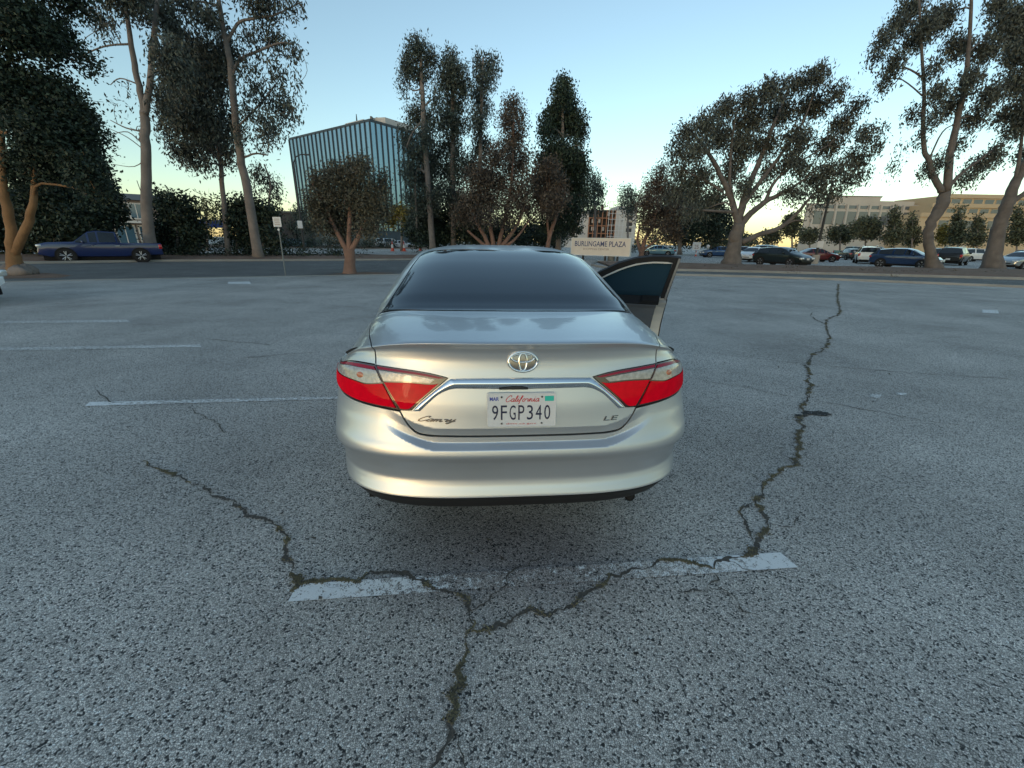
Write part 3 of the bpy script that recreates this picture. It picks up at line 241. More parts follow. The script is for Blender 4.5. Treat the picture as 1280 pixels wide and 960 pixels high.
   ('conifer_tree', 'smaller conifer left of the twisted trunk', 'trees beyond the parked cars', [[(95.35, 105.0, -0.05, 0.184), (94.11, 105.0, 4.11, 0.146), (93.59, 105.0, 5.7, 0.121)]], [(96.52, 107.51, 3.68, 1.88, 1.17, 1119), (93.75, 105.06, 5.38, 1.21, 1.01, 656), (93.67, 105.62, 7.15, 0.73, 0.89, 348), (91.89, 104.13, 8.46, 0.29, 0.62, 99)], 'far', 0.496, 'pale') ,
   ('conifer_tree', 'pointed conifer against the golden building', 'trees beyond the parked cars', [[(98.3, 97.0, -0.05, 0.162), (96.79, 97.0, 4.74, 0.128), (96.14, 97.0, 6.52, 0.106)]], [(97.17, 97.18, 4.2, 1.49, 1.23, 1262), (95.87, 96.59, 6.15, 0.97, 1.08, 740), (96.65, 98.1, 8.18, 0.59, 0.95, 392), (95.31, 97.33, 9.71, 0.23, 0.67, 112)], 'far', 0.458, 'pale') ,
   ('conifer_tree', 'wide conifer left of the leaning trunk', 'trees beyond the parked cars', [[(94.07, 89.0, -0.05, 0.145), (92.86, 89.0, 3.94, 0.115), (92.35, 89.0, 5.28, 0.095)]], [(91.39, 87.45, 3.49, 1.64, 0.89, 1291), (94.05, 90.54, 5.08, 1.12, 0.81, 757), (92.04, 89.15, 6.49, 0.66, 0.7, 401), (91.41, 88.97, 7.67, 0.26, 0.49, 114)], 'far', 0.421, 'pale') ,
   ('low_tree', 'yellowish bush right of the twisted trunk', 'trees beyond the parked cars', [[(103.36, 105.0, -0.05, 0.178), (102.08, 105.0, 4.06, 0.14), (101.71, 105.0, 5.13, 0.117)]], [(100.58, 103.42, 3.92, 1.61, 0.8, 765), (100.64, 104.83, 5.11, 0.82, 0.98, 459), (101.95, 104.51, 5.34, 0.81, 0.97, 459), (100.21, 103.76, 5.92, 0.96, 0.72, 413)], 'yellow', 0.496, 'pale') ,
   ('conifer_tree', 'dark conifer at the right edge of the lot', 'trees beyond the parked cars', [[(111.32, 97.0, -0.05, 0.152), (109.62, 97.0, 4.96, 0.12), (108.89, 97.0, 6.74, 0.099)]], [(107.45, 94.89, 4.35, 1.82, 1.13, 1683), (108.46, 96.49, 6.36, 1.21, 1.01, 987), (106.81, 95.71, 8.23, 0.72, 0.87, 523), (106.95, 96.42, 9.84, 0.29, 0.62, 149)], 'far', 0.458, 'pale') ,
   ('low_tree', 'pale bush beyond the white sedan', 'trees beyond the parked cars', [[(46.78, 89.0, -0.05, 0.186), (46.32, 89.0, 2.23, 0.148), (46.23, 89.0, 2.68, 0.123)]], [(44.73, 85.92, 2.16, 1.93, 0.41, 446), (44.93, 88.21, 2.66, 0.99, 0.51, 267), (46.91, 88.83, 2.78, 0.99, 0.51, 267), (47.06, 90.73, 3.08, 1.22, 0.39, 241)], 'far', 0.421, 'pale') ,
]
# ---------------------------------------------------------------- ground
def asphalt(name, scale=140., dark=(.045, .047, .048), light=(.80, .745, .68), mean=1.38, bump=.0035, paint=None):
    """worn lot surface: exposed stones in dark binder; paint = (colour, threshold) lays worn road paint over it"""
    m = bpy.data.materials.new(name); m.use_nodes = True
    nt = m.node_tree; p = nt.nodes['Principled BSDF']; N = nt.nodes.new; L = nt.links.new
    tc = N('ShaderNodeTexCoord')
    wob = N('ShaderNodeTexNoise'); wob.inputs['Scale'].default_value = scale*.55; wob.inputs['Detail'].default_value = 2
    L(tc.outputs['Object'], wob.inputs['Vector'])
    add = N('ShaderNodeMix'); add.data_type = 'RGBA'; add.blend_type = 'LINEAR_LIGHT'; add.inputs[0].default_value = .006
    L(tc.outputs['Object'], add.inputs[6]); L(wob.outputs[1], add.inputs[7])
    vo = N('ShaderNodeTexVoronoi'); vo.inputs['Scale'].default_value = scale; vo.voronoi_dimensions = '2D'
    L(add.outputs[2], vo.inputs['Vector'])
    sep = N('ShaderNodeSeparateColor'); L(vo.outputs['Color'], sep.inputs[0])
    ramp = N('ShaderNodeValToRGB'); e = ramp.color_ramp.elements
    e[0].position = .0; e[0].color = (*dark, 1)
    e[1].position = 1.; e[1].color = (.85, .85, .82, 1)
    for pos, c_ in ((.07, tuple(d*1.7 for d in dark)), (.15, tuple(x*.38*mean for x in light)), (.5, tuple(x*.60*mean for x in light)), (.88, tuple(x*.82*mean for x in light)), (.95, light)):
        q = e.new(pos); q.color = (*c_, 1)
    L(sep.outputs[0], ramp.inputs[0])
    ve = N('ShaderNodeTexVoronoi'); ve.inputs['Scale'].default_value = scale; ve.voronoi_dimensions = '2D'; ve.feature = 'DISTANCE_TO_EDGE'
    L(add.outputs[2], ve.inputs['Vector'])
    fine = N('ShaderNodeTexNoise'); fine.inputs['Scale'].default_value = scale*2.6; fine.inputs['Detail'].default_value = 3
    L(tc.outputs['Object'], fine.inputs['Vector'])
    gw = N('ShaderNodeMath'); gw.operation = 'MULTIPLY_ADD'; gw.inputs[1].default_value = -.62; L(fine.outputs[0], gw.inputs[0]); L(ve.outputs['Distance'], gw.inputs[2])
    gap = N('ShaderNodeMapRange'); gap.inputs[1].default_value = -.34; gap.inputs[2].default_value = -.06; gap.inputs[3].default_value = .16; gap.inputs[4].default_value = 1.
    L(gw.outputs[0], gap.inputs[0])
    mg = N('ShaderNodeMix'); mg.data_type = 'RGBA'; mg.blend_type = 'MULTIPLY'; mg.inputs[0].default_value = 1
    fr = N('ShaderNodeMapRange'); fr.inputs[1].default_value = .3; fr.inputs[2].default_value = .7; fr.inputs[3].default_value = .55; fr.inputs[4].default_value = 1.4
    f2 = N('ShaderNodeTexNoise'); f2.inputs['Scale'].default_value = scale*.9; f2.inputs['Detail'].default_value = 4; L(tc.outputs['Object'], f2.inputs['Vector']); L(f2.outputs[0], fr.inputs[0])
    mf = N('ShaderNodeMix'); mf.data_type = 'RGBA'; mf.blend_type = 'MULTIPLY'; mf.inputs[0].default_value = 1; L(ramp.outputs[0], mf.inputs[6]); L(fr.outputs[0], mf.inputs[7])
    L(mf.outputs[2], mg.inputs[6]); L(gap.outputs[0], mg.inputs[7])
    big = N('ShaderNodeTexNoise'); big.inputs['Scale'].default_value = .55; big.inputs['Detail'].default_value = 7; big.inputs['Roughness'].default_value = .62
    L(tc.outputs['Object'], big.inputs['Vector'])
    br = N('ShaderNodeMapRange'); br.inputs[1].default_value = .3; br.inputs[2].default_value = .7; br.inputs[3].default_value = .72; br.inputs[4].default_value = 1.24
    L(big.outputs[0], br.inputs[0])
    mb = N('ShaderNodeMix'); mb.data_type = 'RGBA'; mb.blend_type = 'MULTIPLY'; mb.inputs[0].default_value = 1
    L(mg.outputs[2], mb.inputs[6]); L(br.outputs[0], mb.inputs[7])
    out = mb.outputs[2]
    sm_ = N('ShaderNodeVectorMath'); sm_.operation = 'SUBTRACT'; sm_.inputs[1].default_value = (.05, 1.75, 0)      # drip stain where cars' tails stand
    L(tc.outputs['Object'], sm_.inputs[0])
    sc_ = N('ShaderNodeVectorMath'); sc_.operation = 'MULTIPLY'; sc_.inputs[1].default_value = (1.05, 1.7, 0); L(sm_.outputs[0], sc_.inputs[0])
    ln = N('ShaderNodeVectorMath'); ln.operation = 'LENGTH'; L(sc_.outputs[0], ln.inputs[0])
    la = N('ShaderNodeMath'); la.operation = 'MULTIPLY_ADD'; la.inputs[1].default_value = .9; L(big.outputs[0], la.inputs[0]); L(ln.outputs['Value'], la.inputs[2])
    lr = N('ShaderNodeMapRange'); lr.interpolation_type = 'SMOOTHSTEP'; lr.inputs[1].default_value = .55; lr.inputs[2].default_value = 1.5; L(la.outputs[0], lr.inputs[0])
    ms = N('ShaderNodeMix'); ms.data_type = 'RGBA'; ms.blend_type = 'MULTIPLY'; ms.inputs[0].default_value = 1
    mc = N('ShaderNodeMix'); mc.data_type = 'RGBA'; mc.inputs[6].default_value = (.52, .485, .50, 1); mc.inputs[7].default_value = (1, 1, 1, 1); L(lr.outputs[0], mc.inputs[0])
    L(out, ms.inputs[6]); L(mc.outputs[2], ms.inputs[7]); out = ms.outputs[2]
    if paint:
        pc, th, sc = paint
        wr = N('ShaderNodeTexNoise'); wr.inputs['Scale'].default_value = sc; wr.inputs['Detail'].default_value = 9; wr.inputs['Roughness'].default_value = .72
        L(tc.outputs['Object'], wr.inputs['Vector'])
        at = N('ShaderNodeAttribute'); at.attribute_name = 'wear'
        am = N('ShaderNodeMapRange'); am.inputs[3].default_value = -.9; am.inputs[4].default_value = 1.9; L(wr.outputs[0], am.inputs[0])
        ad = N('ShaderNodeMath'); ad.operation = 'ADD'; L(am.outputs[0], ad.inputs[0]); L(at.outputs['Fac'], ad.inputs[1])
        hv = N('ShaderNodeMath'); hv.operation = 'MULTIPLY'; hv.inputs[1].default_value = .7; L(vo.outputs['Distance'], hv.inputs[0])
        sub = N('ShaderNodeMath'); sub.operation = 'SUBTRACT'; L(ad.outputs[0], sub.inputs[0]); L(hv.outputs[0], sub.inputs[1])
        mr = N('ShaderNodeMapRange'); mr.inputs[1].default_value = th; mr.inputs[2].default_value = th+.26
        L(sub.outputs[0], mr.inputs[0])
        mp = N('ShaderNodeMix'); mp.data_type = 'RGBA'; L(mr.outputs[0], mp.inputs[0]); L(out, mp.inputs[6]); mp.inputs[7].default_value = (*pc, 1)
        out = mp.outputs[2]
    L(out, p.inputs['Base Color'])
    p.inputs['Roughness'].default_value = .85; p.inputs['Specular IOR Level'].default_value = .35
    inv = N('ShaderNodeMath'); inv.operation = 'MINIMUM'; inv.inputs[1].default_value = .05; L(gw.outputs[0], inv.inputs[0])
    bp = N('ShaderNodeBump'); bp.inputs['Strength'].default_value = .7; bp.inputs['Distance'].default_value = bump
    L(inv.outputs[0], bp.inputs['Height']); L(bp.outputs[0], p.inputs['Normal'])
    return m
M = {}
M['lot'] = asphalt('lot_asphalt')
M['street'] = asphalt('street_asphalt', 120., (.03, .032, .035), (.32, .315, .30), 1., .002)
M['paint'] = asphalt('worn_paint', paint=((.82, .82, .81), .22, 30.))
M['dirt'] = mat('mulch', (.19, .115, .078), .95, noise=(1.7, .3), bump=(14, .8, .05))
M['kerb'] = mat('kerb_concrete', (.26, .25, .23), .9, noise=(.9, .18), bump=(30, .4, .01))
M['crack'] = mat('crack_dirt', (.085, .074, .062), .95, noise=(60, .4), bump=(120, .8, .006))
M['moss'] = mat('dry_moss', (.165, .14, .085), .95, noise=(25, .3), island=.45)
M['stain'] = asphalt('oil_stain', 150., (.008, .008, .009), (.06, .06, .06), 1.)
def sheet(name, poly, z, m, label=None):
    o = mesh_obj(name, [(x, y, z) for x, y in poly], [tuple(range(len(poly)))], m)
    return tag(o, kind='structure')
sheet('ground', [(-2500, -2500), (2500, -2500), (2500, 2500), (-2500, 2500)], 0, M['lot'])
def wave(pts, amp, step, seed):
    r = np.random.default_rng(seed); p = crom(pts, step); d = np.gradient(p, axis=0); d /= np.linalg.norm(d, axis=1)[:, None]
    nrm = np.stack([-d[:, 1], d[:, 0]], 1); j = np.zeros(len(p))
    for k, a in ((3, .5), (6, .8), (14, 1.)):
        x = np.linspace(0, len(p)/k+2, len(p)); j += a*np.interp(x, np.arange(int(x[-1])+2), r.normal(0, amp, int(x[-1])+2))
    j[0] = j[-1] = 0
    return p+nrm*j[:, None], nrm, r
def crack(pts, w0, w1, seed, amp=.010, moss=0.):
    p, nrm, r = wave(pts, amp, .010 if np.linalg.norm(np.array(pts[0])) < 5 else .03, seed); n = len(p)
    w = np.linspace(w0, w1, n)*np.clip(np.interp(np.linspace(0, n/4, n), np.arange(n//4+2), r.uniform(.10, 1.7, n//4+2)), .12, 2)
    e = np.minimum(np.arange(n), np.arange(n)[::-1])/6.; w *= np.clip(e, .08, 1)
    a = p+nrm*w[:, None]*r.uniform(.12, .9, (n, 1)); b = p-nrm*w[:, None]*r.uniform(.12, .9, (n, 1))
    v = np.concatenate([np.c_[a, np.full(n, .0058)], np.c_[p, np.full(n, .0052)], np.c_[b, np.full(n, .0058)]])
    f = [(i, i+1, n+i+1, n+i) for i in range(n-1)]+[(n+i, n+i+1, 2*n+i+1, 2*n+i) for i in range(n-1)]
    tag(mesh_obj('pavement_crack', v, f, M['crack'], smooth=True), kind='structure')
    if moss:
        seg = []
        blob = np.interp(np.linspace(0, n/7, n), np.arange(n//7+2), r.uniform(-.6, 1, n//7+2))
        for i in range(n-1):
            k = int(max(0, blob[i])*moss*w[i]*2600)
            c0 = p[i]+nrm[i]*w[i]*r.normal(0, .5, (k, 1))+(p[min(i+1, n-1)]-p[i])*r.random((k, 1))
            seg.append(c0)
        c0 = np.concatenate(seg) if seg else np.zeros((0, 2))
        if len(c0):
            k = len(c0); h = r.uniform(.007, .013, k); rr = r.uniform(.003, .007, k); an = r.uniform(0, 6.28, k)
            vv = []
            for q in range(3): vv.append(np.stack([c0[:, 0]+rr*np.cos(an+2.09*q), c0[:, 1]+rr*np.sin(an+2.09*q), np.full(k, .005)], 1))
            vv.append(np.stack([c0[:, 0], c0[:, 1], h], 1))
            V = np.stack(vv, 1).reshape(-1, 3); b4 = np.arange(k)[:, None]*4
            F = np.concatenate([b4+np.array([0, 1, 3]), b4+np.array([1, 2, 3]), b4+np.array([2, 0, 3])])
            tag(quads_obj('crack_moss', V, F, M['moss']), kind='stuff')
for i, (pts, w0, w1, ms) in enumerate(CRACKS):
    crack(pts, w0*.8, w1*.8, 100+i, .013 if w0 > .008 else .02, ms)
    rr = np.random.default_rng(300+i); q = crom(pts, .12)
    for k in rr.choice(len(q)-1, min(len(q)-1, int(len(q)*.22)), False):      # hairlines leaving the crack
        d = q[k+1]-q[k]; a = math.atan2(d[1], d[0])+rr.choice([-1, 1])*rr.uniform(.5, 1.3); L_ = rr.uniform(.06, .26)*(1+np.linalg.norm(q[k])/12)
        m_ = q[k]+np.array([math.cos(a), math.sin(a)])*L_*.5; e_ = q[k]+np.array([math.cos(a+.4), math.sin(a+.4)])*L_
        crack([tuple(q[k]), tuple(m_), tuple(e_)], w0*.22, .0015, 700+i*40+int(k), .010, 0)
def stripe(poly, wear, z=.0044):
    """painted bay marking; wear per corner row, fine strips along the length"""
    (a0, a1), (b0, b1) = poly
    n = 24; V = []; wv = []
    for i in range(n+1):
        t = i/n
        for s0, s1 in ((a0, b0), (a1, b1)):
            V.append((s0[0]+(s1[0]-s0[0])*t, s0[1]+(s1[1]-s0[1])*t, z)); wv.append(float(np.interp(t, np.linspace(0, 1, len(wear)), wear)))
    o = mesh_obj('bay_marking', V, [(2*i, 2*i+2, 2*i+3, 2*i+1) for i in range(n)], M['paint'])
    at = o.data.attributes.new('wear', 'FLOAT', 'POINT'); at.data.foreach_set('value', wv)
    tag(o, kind='structure')
for poly, wear in STRIPES: stripe(poly, wear)
for c0, rx, ry in STAINS:
    k = 28; r = np.random.default_rng(int(c0[0]*100) % 97)
    sheet('oil_stain', [(c0[0]+rx*math.cos(a)*q, c0[1]+ry*math.sin(a)*q) for a, q in zip(np.linspace(0, 6.283, k, False), r.uniform(.6, 1.1, k))], .0066, M['stain'])
# ---------------------------------------------------------------- sedan skin
# one lofted sheet runs along the centre profile of the sedan, from the rear valance over the
# boot, rear window and roof down to the front bumper. Rows: y, z (centre), W, D, n (plan curve), lift, p
ROWS = [
 (.150, .262, .80, .48, 3.6, .020, 4),
 (.085, .300, .84, .53, 3.7, .022, 4),
 (.058, .340, .87, .58, 3.7, .022, 4),
 (.034, .385, .89, .60, 3.7, .020, 4),
 (.041, .410, .898, .61, 3.6, .018, 4),
 (.053, .445, .904, .62, 3.5, .016, 4),
 (.057, .470, .908, .625, 3.4, .014, 3),
 (.054, .505, .912, .62, 3.4, .014, 3),
 (.043, .560, .916, .62, 3.6, .014, 3),
 (.027, .604, .918, .61, 3.8, .016, 3),
 (.030, .622, .918, .61, 3.8, .018, 3),
 (.037, .646, .918, .61, 3.75, .02, 3),
 (.040, .656, .918, .61, 3.7, .02, 3),
 (.048, .690, .918, .61, 3.55, .02, 3),
 (.054, .720, .917, .61, 3.45, .02, 3),
 (.060, .760, .915, .61, 3.3, .018, 3),
 (.068, .820, .912, .61, 3.2, .014, 3),
 (.082, .890, .908, .61, 3.2, .010, 3),
 (.095, .955, .900, .61, 3.2, -.025, 6),
 (.104, 1.000, .892, .61, 3.1, -.068, 5.8),
 (.107, 1.030, .887, .61, 3.0, -.098, 6.0),
 (.104, 1.060, .883, .61, 2.9, -.127, 5.6),
 (.092, 1.086, .879, .605, 2.75, -.153, 5.2),
 (.076, 1.102, .877, .60, 2.7, -.168, 4.9),
 (.071, 1.108, .876, .595, 2.7, -.173, 4.9),
 (.088, 1.115, .876, .595, 2.8, -.179, 4.9),
 (.140, 1.121, .876, .595, 3.0, -.184, 5.1),
 (.280, 1.133, .876, .58, 3.6, -.194, 6.0),
 (.480, 1.143, .876, .56, 4.6, -.200, 7.5),
 (.640, 1.147, .874, .55, 5.6, -.198, 9.0),
 (.717, 1.148, .868, .54, 6.2, -.188, 10.0),
 (.800, 1.168, .850, .46, 6.0, -.180, 10.0),
 (.950, 1.222, .815, .40, 5.0, -.110, 8.0),
 (1.200, 1.304, .780, .36, 4.0, -.090, 6.0),
 (1.500, 1.388, .740, .32, 3.6, -.075, 5.0),
 (1.800, 1.452, .698, .26, 3.4, -.065, 4.0),
 (2.000, 1.474, .680, .18, 3.4, -.065, 4.0),
 (2.300, 1.486, .670, .06, 3.4, -.068, 4.0),
 (2.600, 1.480, .664, -.10, 3.4, -.068, 4.0),
 (2.780, 1.462, .668, -.24, 3.4, -.066, 4.0),
 (3.200, 1.270, .700, -.34, 3.6, -.060, 4.0),
 (3.620, 1.060, .770, -.46, 4.2, -.050, 4.0),
 (3.720, 1.020, .800, -.50, 4.6, -.050, 4.0),
 (4.200, .950, .850, -.56, 4.0, -.060, 4.0),
 (4.600, .850, .880, -.60, 3.6, -.060, 3.0),
 (4.780, .720, .895, -.64, 3.2, -.020, 3.0),
 (4.840, .560, .900, -.64, 3.0, .0, 3.0),
 (4.830, .380, .880, -.62, 3.0, .0, 3.0),
 (4.740, .250, .840, -.56, 3.0, .0, 3.0),
]
def pchip(x, y, xq):
    h = np.diff(x); d = np.diff(y)/h
    m = np.zeros_like(y); m[0], m[-1] = d[0], d[-1]
    w1 = 2*h[1:]+h[:-1]; w2 = h[1:]+2*h[:-1]
    ok = d[1:]*d[:-1] > 0
    with np.errstate(divide='ignore', invalid='ignore'):
        hm = (w1+w2)/(w1/d[:-1]+w2/d[1:])
    m[1:-1] = np.where(ok, hm, 0)
    i = np.clip(np.searchsorted(x, xq)-1, 0, len(x)-2)
    t = (xq-x[i])/h[i]; t2 = t*t; t3 = t2*t
    return (2*t3-3*t2+1)*y[i]+(t3-2*t2+t)*h[i]*m[i]+(-2*t3+3*t2)*y[i+1]+(t3-t2)*h[i]*m[i+1]
_R = np.array(ROWS, float)
_S = np.concatenate([[0], np.cumsum(np.hypot(np.diff(_R[:, 0]), np.diff(_R[:, 1])))])
S_END = _S[-1]
_SQ = np.arange(0, S_END, .003)
_TAB = np.stack([pchip(_S, _R[:, k], _SQ) for k in range(7)], 1)
def _blur(a, sig):                                   # rounds the creases a little
    r = int(4*sig/.003); g = np.exp(-.5*(np.arange(-r, r+1)*.003/sig)**2); g /= g.sum()
    p = np.concatenate([2*a[:1]-a[r:0:-1], a, 2*a[-1:]-a[-2:-r-2:-1]])
    return np.stack([np.convolve(p[:, k], g, 'valid') for k in range(a.shape[1])], 1)
_TAB = _blur(_TAB, .0045)
_MONO = _TAB[:, 0].copy(); _k = (_SQ > .70) & (_SQ < 1.3); _MONO[_k] = np.maximum.accumulate(_MONO[_k]); _MONO = _blur(_MONO[:, None], .02)[:, 0]
def skin(t, s):
    """point of the sedan's outer sheet: t -1..1 across, s metres along the profile"""
    t = np.asarray(t, float); s = np.asarray(s, float)
    s = s-.010*np.clip((s-.44)/.05, 0, 1)*np.clip((1.-s)/.08, 0, 1)
    v = [np.interp(s, _SQ, _TAB[:, k]) for k in range(7)]
    q = np.sin(np.minimum(np.abs(t), 1)*math.pi/2)
    x = np.sign(t)*v[2]*q
    zc = v[1]; groove = np.interp(zc-.085*np.clip((q-.40)/.26, 0, 1)**1.6, [.630, .654, .688, .726], [0, .026, .020, 0])*(s < .7)      # step under the boot lid
    g = np.clip((.70-q)/.26, 0, 1); groove = groove*g*g*(3-2*g)
    w = np.clip((q-.70)/.22, 0, 1); w = w*w*(3-2*w)*((s > .72) & (s < 1.28))          # no overhanging lip out on the shoulders
    y = v[0]*(1-w)+np.interp(s, _SQ, _MONO)*w+groove+v[3]*(1-np.power(np.maximum(1-q**v[4], 0), 1/v[4]))
    z = v[1]+v[5]*q**v[6]
    return np.stack([x, y, z], -1)
def skin_n(t, s, e=2e-3):
    t = np.clip(t, -.997, .997)
    a = skin(t+e, s)-skin(t-e, s); b = skin(t, s+e)-skin(t, s-e)
    n = np.cross(a, b); n /= np.maximum(np.linalg.norm(n, axis=-1, keepdims=True), 1e-12)
    return n
# ---------------------------------------------------------------- the silver sedan
M['silver'] = mat('silver_paint', (.57, .585, .60), .38, .80, coat=.5, noise=(5, .02))
M['silver_jamb'] = mat('silver_jamb_paint', (.55, .53, .49), .45, .5)
M['black_plastic'] = mat('black_plastic', (.012, .012, .013), .6)
M['dark_gap'] = mat('dark_liner', (.006, .006, .007), .9)
M['door_glass'] = mat('door_glass', (.016, .044, .070), .08, spec=.5)
M['tint_glass'] = mat('tinted_glass', (.020, .032, .048), .03, coat=0., spec=.7)
M['seal'] = mat('window_seal', (.008, .008, .009), .35)
M['chrome'] = mat('chrome', (.78, .79, .80), .06, 1.)
M['badge'] = mat('badge_chrome', (.20, .20, .21), .2, 1.)
M['lens_red'] = mat('red_lens', (.72, .002, .016), .5, coat=.14, noise=(30, .12), bump=(70, .15, .002), spec=.0)
M['lens_dark'] = mat('dark_red_lens', (.27, .004, .030), .3, coat=.4, spec=.1)
M['lens_rim'] = mat('lamp_rim', (.035, .004, .006), .2, coat=1.)
M['lens_clear'] = mat('clear_lens', (.36, .34, .33), .28, .3, coat=1., noise=(55, .35), bump=(60, .6, .004))
M['amber'] = mat('amber_bulb', (.50, .16, .07), .25, coat=1.)
M['badge_white'] = mat('bright_strip', (.62, .62, .60), .35)
M['rubber'] = mat('tyre_rubber', (.014, .014, .015), .85)
M['alloy'] = mat('alloy_rim', (.58, .58, .59), .35, .6)
M['trim_grey'] = mat('door_trim_grey', (.105, .105, .11), .75, noise=(12, .08))
M['trim_mid'] = mat('door_edge_grey', (.24, .24, .235), .5)
M['plate_white'] = mat('plate_enamel', (.60, .60, .60), .4, noise=(90, .05))
M['navy'] = mat('navy_print', (.008, .010, .045), .5)
M['red_print'] = mat('red_print', (.52, .02, .03), .5)
M['teal'] = mat('teal_sticker', (.02, .46, .36), .5)
M['blue_print'] = mat('blue_print', (.03, .05, .34), .5)

car = thing('parked_car', 'silver sedan parked close to the camera with its front right door open', 'car', (.05, 1.642, 0), R(4.97))

def inset(p, d):
    """moves a closed counter-clockwise polygon inwards by d"""
    a = np.roll(p, 1, 0); b = np.roll(p, -1, 0); t = b-a; t /= np.maximum(np.linalg.norm(t, axis=1, keepdims=True), 1e-9)
    return p+np.stack([-t[:, 1], t[:, 0]], 1)*d
def inside(p, q):
    x, y = q[:, 0], q[:, 1]; c = np.zeros(len(q), bool); j = len(p)-1
    for i in range(len(p)):
        a, b = p[i], p[j]
        k = (a[1] > y) != (b[1] > y)
        with np.errstate(divide='ignore', invalid='ignore'):
            c ^= k & (x < (b[0]-a[0])*(y-a[1])/(b[1]-a[1])+a[0])
        j = i
    return c
def edge_dist(p, q):
    d = np.full(len(q), 1e9); n = len(p)
    for i in range(n):
        a = p[i]; e = p[(i+1) % n]-a; w = q-a
        t = np.clip((w@e)/max(e@e, 1e-12), 0, 1)
        d = np.minimum(d, np.hypot(*(w-t[:, None]*e).T))
    return d
def area(p): return .5*np.sum(p[:, 0]*np.roll(p[:, 1], -1)-np.roll(p[:, 0], -1)*p[:, 1])
def fill(poly, step):
    lo, hi = poly.min(0), poly.max(0)
    gx, gy = np.meshgrid(np.arange(lo[0], hi[0], step), np.arange(lo[1], hi[1], step*.87))
    gx[1::2] += step/2
    q = np.stack([gx.ravel(), gy.ravel()], 1)
    q = q[inside(poly, q)]
    q = q[edge_dist(poly, q) > step*.45]
    n = len(poly)
    vs_ = [Vector(p) for p in np.concatenate([poly, q])]
    r = geometry.delaunay_2d_cdt(vs_, [(i, (i+1) % n) for i in range(n)], [], 1, 1e-7)
    V = np.array([v[:] for v in r[0]])
    F = [tuple(f) for f in r[2]]
    F = [f if area(V[list(f)]) > 0 else f[::-1] for f in F]
    return V, F
def loop_of(F):
    s = set(); nx = {}
    for f in F:
        for i in range(len(f)): s.add((f[i], f[(i+1) % len(f)]))
    return [(a, b) for a, b in s if (b, a) not in s]
def panel(name, poly, m, parent, surf=skin, nrm=skin_n, A=.9, gap=.002, step=.008, lift=0., dome=0., dome_w=.012, rim=.012, curve=True, sharp=()):
    """a sheet-metal or lens piece of the body: outline in surface coordinates, rolled in at the edges"""
    p = np.array(poly, float)*np.array([A, 1])
    if area(p) < 0: p = p[::-1]
    p = densify(p, step)
    p = inset(p, gap)
    V, F = fill(p, step)
    u, s_ = V[:, 0]/A, V[:, 1]
    P = surf(u, s_); Nn = nrm(u, s_)
    f0 = F[len(F)//2]
    if np.dot(np.cross(P[f0[1]]-P[f0[0]], P[f0[2]]-P[f0[0]]), Nn[f0[0]]) < 0:      # keep outward faces and outward normals together
        F = [f[::-1] for f in F]
    h = np.full(len(V), lift)
    if dome: h += dome*np.sqrt(np.clip(edge_dist(p, V)/dome_w, 0, 1))
    P = P+Nn*h[:, None]
    E = loop_of(F); ids = sorted({a for e in E for a in e}); mp = {a: len(P)+i for i, a in enumerate(ids)}
    top = P[ids]; bot = P[ids]-Nn[ids]*(rim+(lift if lift else 0)+0)
    k = len(P); n = len(ids)
    V3 = np.concatenate([P, top, bot])
    F3 = list(F)+[(mp[b], mp[a], mp[a]+n, mp[b]+n) for a, b in E]
    if dome:
        return mesh_obj(name, V3, F3, m, parent, True)
    side = {}
    for a, b in E:
        d = P[b]-P[a]
        o = np.cross(d, Nn[a])
        for q in (a, b): side[q] = side.get(q, 0)+o
    S = np.array([side[i]/max(np.linalg.norm(side[i]), 1e-9) for i in ids])
    return mesh_obj(name, V3, F3, m, parent, True, np.concatenate([Nn, S, S]))
def densify(p, step):
    out = []
    n = len(p)
    for i in range(n):
        a, b = p[i], p[(i+1) % n]; k = max(1, int(round(np.linalg.norm(b-a)/step)))
        out += [a+(b-a)*t for t in np.arange(k)/k]
    return np.array(out)
def sm(pts, step=.008): return [tuple(x) for x in crom(pts, step)]
def mir(pts): return [(-t, s) for t, s in reversed(pts)]

lid_low = sm([(0, .497), (-.1425, .498), (-.23, .499), (-.300, .501), (-.338, .512), (-.362, .538), (-.382, .574), (-.3985, .610)])
lamp_in_low = sm([(-.3985, .613), (-.356, .616)])+sm([(-.352, .622), (-.33, .652), (-.2975, .690), (-.25, .744), (-.2320, .766)])
lamp_in_top = sm([(-.2320, .766), (-.28, .781), (-.335, .792), (-.4125, .802), (-.5095, .813)])
lamp_seam = sm([(-.5100, .812), (-.4915, .780), (-.469, .736), (-.440, .684), (-.4005, .614)])
lamp_out_top = sm([(-.5115, .813), (-.6225, .827), (-.70, .832), (-.76, .824), (-.82, .805), (-.90, .778), (-.945, .750), (-.940, .715), (-.895, .678), (-.82, .653)])
lamp_out_bot = sm([(-.82, .653), (-.705, .634), (-.65, .628), (-.5825, .624), (-.5125, .620), (-.445, .616), (-.4025, .614)])
seam_side = sm([(-.5110, .815), (-.520, .88), (-.535, .93), (-.56, 1.02), (-.60, 1.152), (-.65, 1.35), (-.69, 1.52), (-.706, 1.60)], .012)
glass_low = sm([(0, 1.560), (-.35, 1.572), (-.55, 1.602), (-.640, 1.640), (-.664, 1.672)], .012)
glass_side = sm([(-.664, 1.672), (-.668, 1.90), (-.672, 2.148), (-.690, 2.45), (-.700, 2.66), (-.692, 2.76), (-.65, 2.815), (-.60, 2.805), (-.35, 2.745), (0, 2.712)], .015)

